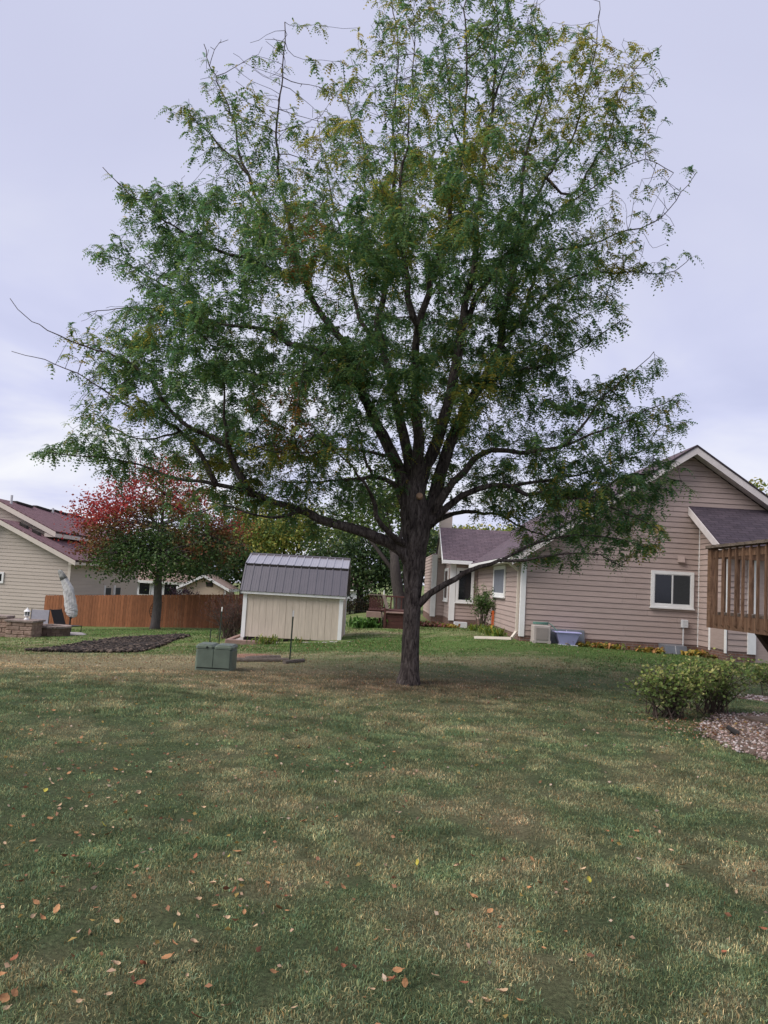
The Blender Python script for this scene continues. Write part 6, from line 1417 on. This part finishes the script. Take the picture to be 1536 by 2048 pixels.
for it in range(70):
    kd = kdtree.KDTree(len(frontier))
    for q_ in frontier: kd.insert(NP_[q_], q_)
    kd.balance()
    for a in np.nonzero(alive)[0]:
        co, idx, d = kd.find(attv[a])
        if d < best[a]: best[a] = d; bi[a] = idx
    alive &= best > KILL
    act = np.nonzero(alive & (best < INFL))[0]
    if len(act) == 0: break
    nodes = bi[act]; dirs = unit(ATT[act] - np.array(NP_)[nodes]); acc = {}
    for n_, d_ in zip(nodes, dirs): acc.setdefault(int(n_), []).append(d_)
    new = []
    for n_, ds in acc.items():
        if nch.get(n_, 0) >= 2: continue
        nch[n_] = nch.get(n_, 0) + 1
        d_ = np.mean(ds, 0)
        if PAR[n_] >= 0 and n_ >= n_limb:
            pd = np.array(NP_[n_]) - np.array(NP_[PAR[n_]]); d_ = d_ + .45 * pd / (np.linalg.norm(pd) + 1e-6)
        d_ = d_ / (np.linalg.norm(d_) + 1e-6) + rng.normal(0, .09, 3) + np.array([0, 0, .06]); d_ = d_ / np.linalg.norm(d_)
        p = np.array(NP_[n_]) + d_ * STEP
        NP_.append(tuple(p)); PAR.append(n_); RAD.append(0); ISL.append(-1); new.append(len(NP_) - 1)
    if not new: break
    frontier = new
# leafy spurs straight on the big limbs
for i in range(len(limb_paths[0]), n_limb):
    if NP_[i][2] < 3.1 or RAD[i] < .018 or rng.random() > .62: continue
    d_ = rng.normal(0, 1, 3) * np.array([1, 1, .5]) + np.array([0, -.25, .1]); d_ = d_ / np.linalg.norm(d_); pa = i; p = np.array(NP_[i])
    for s_ in range(int(rng.integers(2, 6))):
        d_ = d_ + rng.normal(0, .25, 3) + np.array([0, 0, -.05]); d_ = d_ / np.linalg.norm(d_); p = p + d_ * .15
        NP_.append(tuple(p)); PAR.append(pa); RAD.append(0); ISL.append(-1); pa = len(NP_) - 1
NN = len(NP_); POS = np.array(NP_); PARA = np.array(PAR)
kids = [[] for _ in range(NN)]
for i in range(NN):
    if PAR[i] >= 0: kids[PAR[i]].append(i)
area = np.zeros(NN)
for i in range(NN - 1, n_limb - 1, -1):
    area[i] = max(area[i], .0042 ** 2.3)
    if PAR[i] >= n_limb: area[PAR[i]] += area[i]
for i in range(n_limb, NN):
    r_ = area[i] ** (1 / 2.3); pr = RAD[PAR[i]]; RAD[i] = max(.0035, min(r_, pr * .85, .04))
# traced trunk and limbs, one object each
off = Vector((TX, TY, 0))
for li, path in enumerate(limb_paths):
    P = [Vector(NP_[i]) + off for i in path]; rr_ = [RAD[i] for i in path]
    if li == 0:
        mb = MB(); P2, R2 = [], []
        for p, r_ in zip(P, rr_):
            h = p.z; fl = 1 + .42 * math.exp(-max(h, 0) / .10) + .05 * math.exp(-max(0, h - .1) / .5); P2.append(p); R2.append(r_ * fl * (1 + .40 * float(smooth(1.3, 2.05, h)) + .45 * float(smooth(2.1, 2.55, h)) - .45 * float(smooth(2.75, 3.2, h))))
        P2 = [Vector((P2[0].x, P2[0].y, -.12))] + P2; R2 = [R2[0] * 1.1] + R2
        n = 40; o0 = len(mb.v); mb.tube(P2, R2, n)
        for i in range(len(P2)):               # furrowed, slightly fluted bark
            for k in range(n):
                v = Vector(mb.v[o0 + i * n + k]); t = 2 * math.pi * k / n
                f = 1 + .05 * math.sin(9 * t + i * .22) * .6 + .045 * (random.random() - .5) + .05 * math.sin(3 * t + .9) * math.exp(-max(0, v.z) / .4)
                q_ = P2[i] + (v - P2[i]) * f; mb.v[o0 + i * n + k] = (q_.x, q_.y, q_.z)
        trunk = mb.build('trunk', M['bark'], locust, True)
    else:
        if PAR[path[0]] >= 0: P = [Vector(NP_[PAR[path[0]]]) + off] + P; rr_ = [rr_[0] * 1.12] + rr_
        rr_[1:4] = [r_ * f for r_, f in zip(rr_[1:4], (1.18, 1.1, 1.04))]
        MB().tube(P, rr_, 10 if rr_[0] > .05 else 7, wob=.04).build('limb', M['bark'], locust, True)
sc_ = MB(); sc_.tube([(.58 + TX - .55 - .02, TY - .24, 3.02), (.58 + TX - .55 - .02, TY - .29, 3.03)], [.06, .045], 10); sc_.build('pruning_scar', M['fence_pale'], trunk)
# fine branches: chains along the strongest child
used = np.zeros(NN, bool); V_, F_ = [], []; fine = MB()
for i in range(n_limb, NN):
    if used[i]: continue
    ch_ = [PAR[i], i]; used[i] = True; c = i
    while True:
        ks = [k for k in kids[c] if not used[k]]
        if not ks: break
        c = max(ks, key=lambda k: area[k]); used[c] = True; ch_.append(c)
    rr_ = [min(RAD[ch_[0]], RAD[i] * 1.25)] + [RAD[k] for k in ch_[1:]]
    fine.tube([Vector(NP_[k]) + off for k in ch_], rr_, 5 if rr_[0] > .012 else 3, caps=False)
# leaves
tips = np.array([len(kids[i]) == 0 for i in range(NN)])
RADA = np.array(RAD)
cand = np.nonzero((RADA < .014) & (np.arange(NN) > len(limb_paths[0])))[0]
bare = np.zeros(NN)
bare[(POS[:, 0] < -5.3) & (POS[:, 2] > 3.9) & (POS[:, 2] < 6.6)] = .72
bare[(POS[:, 2] > 11.6)] = .15
lam = np.where(tips[cand], 2.35, 1.35) * np.where((POS[cand, 2] < 4.1) & (POS[cand, 0] < -1.5), 1.35, 1.0) \
    * (1 + 1.1 * np.exp(-((POS[cand, 0] - .2) / 2.4) ** 2 - ((POS[cand, 2] - 4.9) / 1.7) ** 2) + .8 * np.exp(-((POS[cand, 0] + 4.2) / 1.3) ** 2 - ((POS[cand, 2] - 4.9) / .9) ** 2) + .5 * np.exp(-((POS[cand, 0] - 3.6) / 1.6) ** 2 - ((POS[cand, 2] - 3.4) / 1.0) ** 2)) * (1.1 - .46 * smooth(5.6, 9.8, POS[cand, 2])) \
    * (.18 + 1.45 * smooth(.38, .6, fbm(POS[cand, 0] * .75 + POS[cand, 1] * .6, POS[cand, 2] * .95 - POS[cand, 1] * .4, 95))) * (1 - bare[cand])
spn = np.repeat(cand, rng.poisson(lam)); nS = len(spn)                 # leafy spurs: every one a tight spray of leaves
pp_ = POS[np.maximum(PARA[spn], 0)]; bd = unit(POS[spn] - pp_)
sb = pp_ + (POS[spn] - pp_) * rng.uniform(0, 1, (nS, 1))
sd = unit(bd * .6 + rng.normal(size=(nS, 3)) * np.array([1, 1, .35])); st_ = sb + sd * rng.uniform(.02, .20, (nS, 1))
for q0, q1 in zip(sb, st_): fine.tube([Vector(q0) + off, Vector(q1) + off], [.003, .002], 3, caps=False)
nps = rng.integers(5, 9, nS); src = np.repeat(np.arange(nS), nps); nL = len(src)
base = st_[src] + sd[src] * rng.uniform(-.05, .03, (nL, 1))
D = unit(sd[src] * .7 + rng.normal(0, .8, (nL, 3)) * np.array([1, 1, .4]) + np.array([0, 0, -.05]))
LL = rng.uniform(.085, .165, nL) * rng.uniform(.8, 1.15, nS)[src]; DR = rng.uniform(.3, 1.0, nL)
S = np.cross(D, np.array([0, 0, 1.0])); S = unit(S + rng.normal(0, .3, (nL, 3)))
NPR = 5; wl_ = .15
Vs = []
for i in range(NPR):
    t = .14 + .86 * i / (NPR - 1)
    c = base + D * (LL * t)[:, None] + np.array([0, 0, -1.0]) * (LL * DR * t * t)[:, None]
    fw = unit(D + np.array([0, 0, -1.0]) * (2 * DR * t)[:, None])
    w = LL * (.22 if 0 < i < NPR - 1 else .14); hw = LL * .10
    for sg in (-1, 1):
        tip = c + S * (sg * w)[:, None] + fw * (w * .35)[:, None] + np.array([0, 0, -1.0]) * (w * .18)[:, None]
        Vs += [c - fw * hw[:, None], c + fw * hw[:, None], tip]
LV = np.stack(Vs, 1).reshape(-1, 3) + np.array([TX, TY, 0])
LT = np.arange(len(LV)).reshape(-1, 3)
cl = palette(base, [(.085, .180, .068), (.108, .210, .072), (.140, .235, .070), (.088, .190, .088), (.175, .250, .068)], rng, .75, 1.3)
ynoise = fbm(base[:, 0] * .9 + base[:, 1] * .5, base[:, 2] * .9, 91) + rng.normal(0, .09, nL) + .045 * smooth(6, 11, base[:, 2]) + .02 * (edge_dist(base[:, [0, 2]]) < .7)
ye = ynoise > .715 - .045 * smooth(6.5, 9, base[:, 2])
cl[ye] = palette(base[ye], [(.28, .28, .05), (.38, .31, .055), (.22, .26, .05)], rng)
for rust, tx_, tz_, tr_ in TINTS:
    m_ = (np.hypot(base[:, 0] - tx_, base[:, 2] - tz_) < tr_ * rng.uniform(.3, 1.1, nL)) & (rng.random(nL) < (.45 if rust else .16)) & (np.abs(base[:, 1]) < 2.6 if not rust else base[:, 1] < .6)
    cl[m_] = palette(base[m_], [(.30, .12, .03), (.36, .17, .04), (.22, .10, .03)] if rust else [(.30, .24, .04), (.38, .27, .05), (.22, .20, .04)], rng)
fine.build('branches', M['bark'], locust)
npmesh('crown', LV, LT, np.repeat(cl, NPR * 6, 0), M['locust_leaf'], locust)
print('LOCUST nodes', NN, 'leaves', nL, 'tris', len(LT), 'grass', nb)

# ------------------------------------------------------------------ fallen leaves
LEAFM = {'brown': mat('brown_dry_leaf', (.34, .17, .075), .7, .25, 25, .3, 60, rand=.25), 'tan': mat('tan_dry_leaf', (.48, .33, .20), .7, .2, 25, .3, 60, rand=.2),
         'red': mat('rust_red_leaf', (.25, .09, .045), .7, .25, 25, .3, 60, rand=.2), 'yellow': mat('yellow_leaf', (.42, .36, .05), .6, .15, 25, .2, 60, rand=.15)}
def leaf_mesh(seed, ln):
    r_ = random.Random(seed); n = 7; vs_, fs_ = [], []
    cu, tw_, as_ = r_.uniform(.1, .55), r_.uniform(-.5, .5), r_.uniform(.26, .42)
    for i in range(n):
        t = i / (n - 1); w = ln * as_ * math.sin(math.pi * min(1, .05 + t * .95)) ** .7 * (1 + .22 * (i % 2)); x = ln * (t - .5); z = cu * ln * ((t - .5) ** 2) * 2
        lift = cu * w * .9
        vs_ += [(x, -w, z + lift + tw_ * w * .4), (x, 0, z), (x, w, z + lift - tw_ * w * .4)]
    for i in range(n - 1):
        for k in range(2): fs_.append((3 * i + k, 3 * i + k + 1, 3 * i + 3 + k + 1, 3 * i + 3 + k))
    mb = MB(); mb.add(vs_, fs_); o_ = len(mb.v); mb.bar((-ln * .72, 0, .004 + cu * ln * .5), (-ln * .49, 0, cu * ln * .5), .003)
    me = bpy.data.meshes.new('fallen_leaf'); me.from_pydata(mb.v, [], mb.f); me.update(); return me
LMESH = {k: [leaf_mesh(i * 7 + j, ln) for i, ln in enumerate((.024, .031, .039, .028))] for j, k in enumerate(LEAFM)}
for k in LMESH:
    for me in LMESH[k]: me.materials.append(LEAFM[k])
LLAB = {'brown': ('orange-brown dry leaf curled on the lawn', 'orange-brown leaves fallen on the lawn'), 'tan': ('pale tan dry leaf lying on the lawn', 'pale tan leaves fallen on the lawn'),
        'red': ('dark rust-red leaf lying on the lawn', 'rust-red leaves fallen on the lawn'), 'yellow': ('yellow-green fresh leaf lying on the lawn', 'yellow leaves fallen on the lawn')}
def drop_leaf(x, y, k, r_):
    ob = bpy.data.objects.new('fallen_leaf', LMESH[k][r_.randrange(4)]); COL.objects.link(ob)
    ob.location = (x, y, gz(x, y) + .014 + r_.uniform(0, .012)); ob.rotation_euler = (r_.gauss(0, .35), r_.gauss(0, .35), r_.uniform(0, 6.28)); s = r_.uniform(.75, 1.25); ob.scale = (s, s * r_.uniform(.7, 1.1), s)
    tag(ob, LLAB[k][0], 'leaf', LLAB[k][1])
r_ = random.Random(99)
for (x, y) in LEAF_SPOTS: drop_leaf(x, y, r_.choices(('brown', 'tan', 'red'), (5, 4, 1.4))[0], r_)
for (x, y) in YELLOW_SPOTS: drop_leaf(x, y, 'yellow', r_)
CL = [(r_.uniform(-.52, .12), 3.1 + 5.5 * r_.random()) for _ in range(26)]
for _ in range(165):
    c_ = r_.choice(CL); y = max(2.9, c_[1] + r_.gauss(0, .5)); x = c_[0] * c_[1] + r_.gauss(0, .4)
    if r_.random() < .3: y = 3.0 + 8 * r_.random(); x = r_.uniform(-.5, .5) * y
    drop_leaf(x, y, r_.choices(('brown', 'tan', 'red', 'yellow'), (5, 4, 1.5, .4))[0], r_)
# the small litter: tiny leaflets and scraps
rl = np.random.default_rng(77)
n = 13000; x = rl.uniform(-9, 8, n); y = rl.uniform(3, 24, n); pr = .12 + 1.0 * np.exp(-(((x + 1.6) / 1.9) ** 2 + ((y - 5.6) / 2.6) ** 2)) + .9 * np.exp(-(((x - .6) / 4.5) ** 2 + ((y - 14) / 4.5) ** 2)) + .5 * np.exp(-(((x + 5) / 2.5) ** 2 + ((y - 15) / 3) ** 2)) + 1.0 * np.exp(-(((x - 4.0) / .7) ** 2 + ((y - 10.0) / .6) ** 2))
k = (rl.random(n) < pr) & (np.abs(x) < y * .56 + 1); x, y = x[k], y[k]
ex = rl.normal(0, 1, (700, 2)) * np.array([.42, .42]) + np.array([4.2, 9.85]); x = np.concatenate([x, ex[:, 0]]); y = np.concatenate([y, ex[:, 1]])
P = np.column_stack([x, y, ground(x, y) + rl.uniform(.014, .034, len(x))]); D = rl.normal(size=P.shape); D[:, 2] *= .25
V, T = leaf_cloud(P, .034, rl, .6, 0, D)
lt = npmesh('leaf_litter', V, T, np.repeat(palette(P, [(.30, .15, .08), (.42, .28, .19), (.20, .09, .05), (.36, .25, .08), (.48, .36, .27)], rl), 4, 0), M['leaf'])
kind(lt, 'stuff'); tag(lt, 'small scraps of dry leaf litter scattered over the lawn', 'leaf litter')
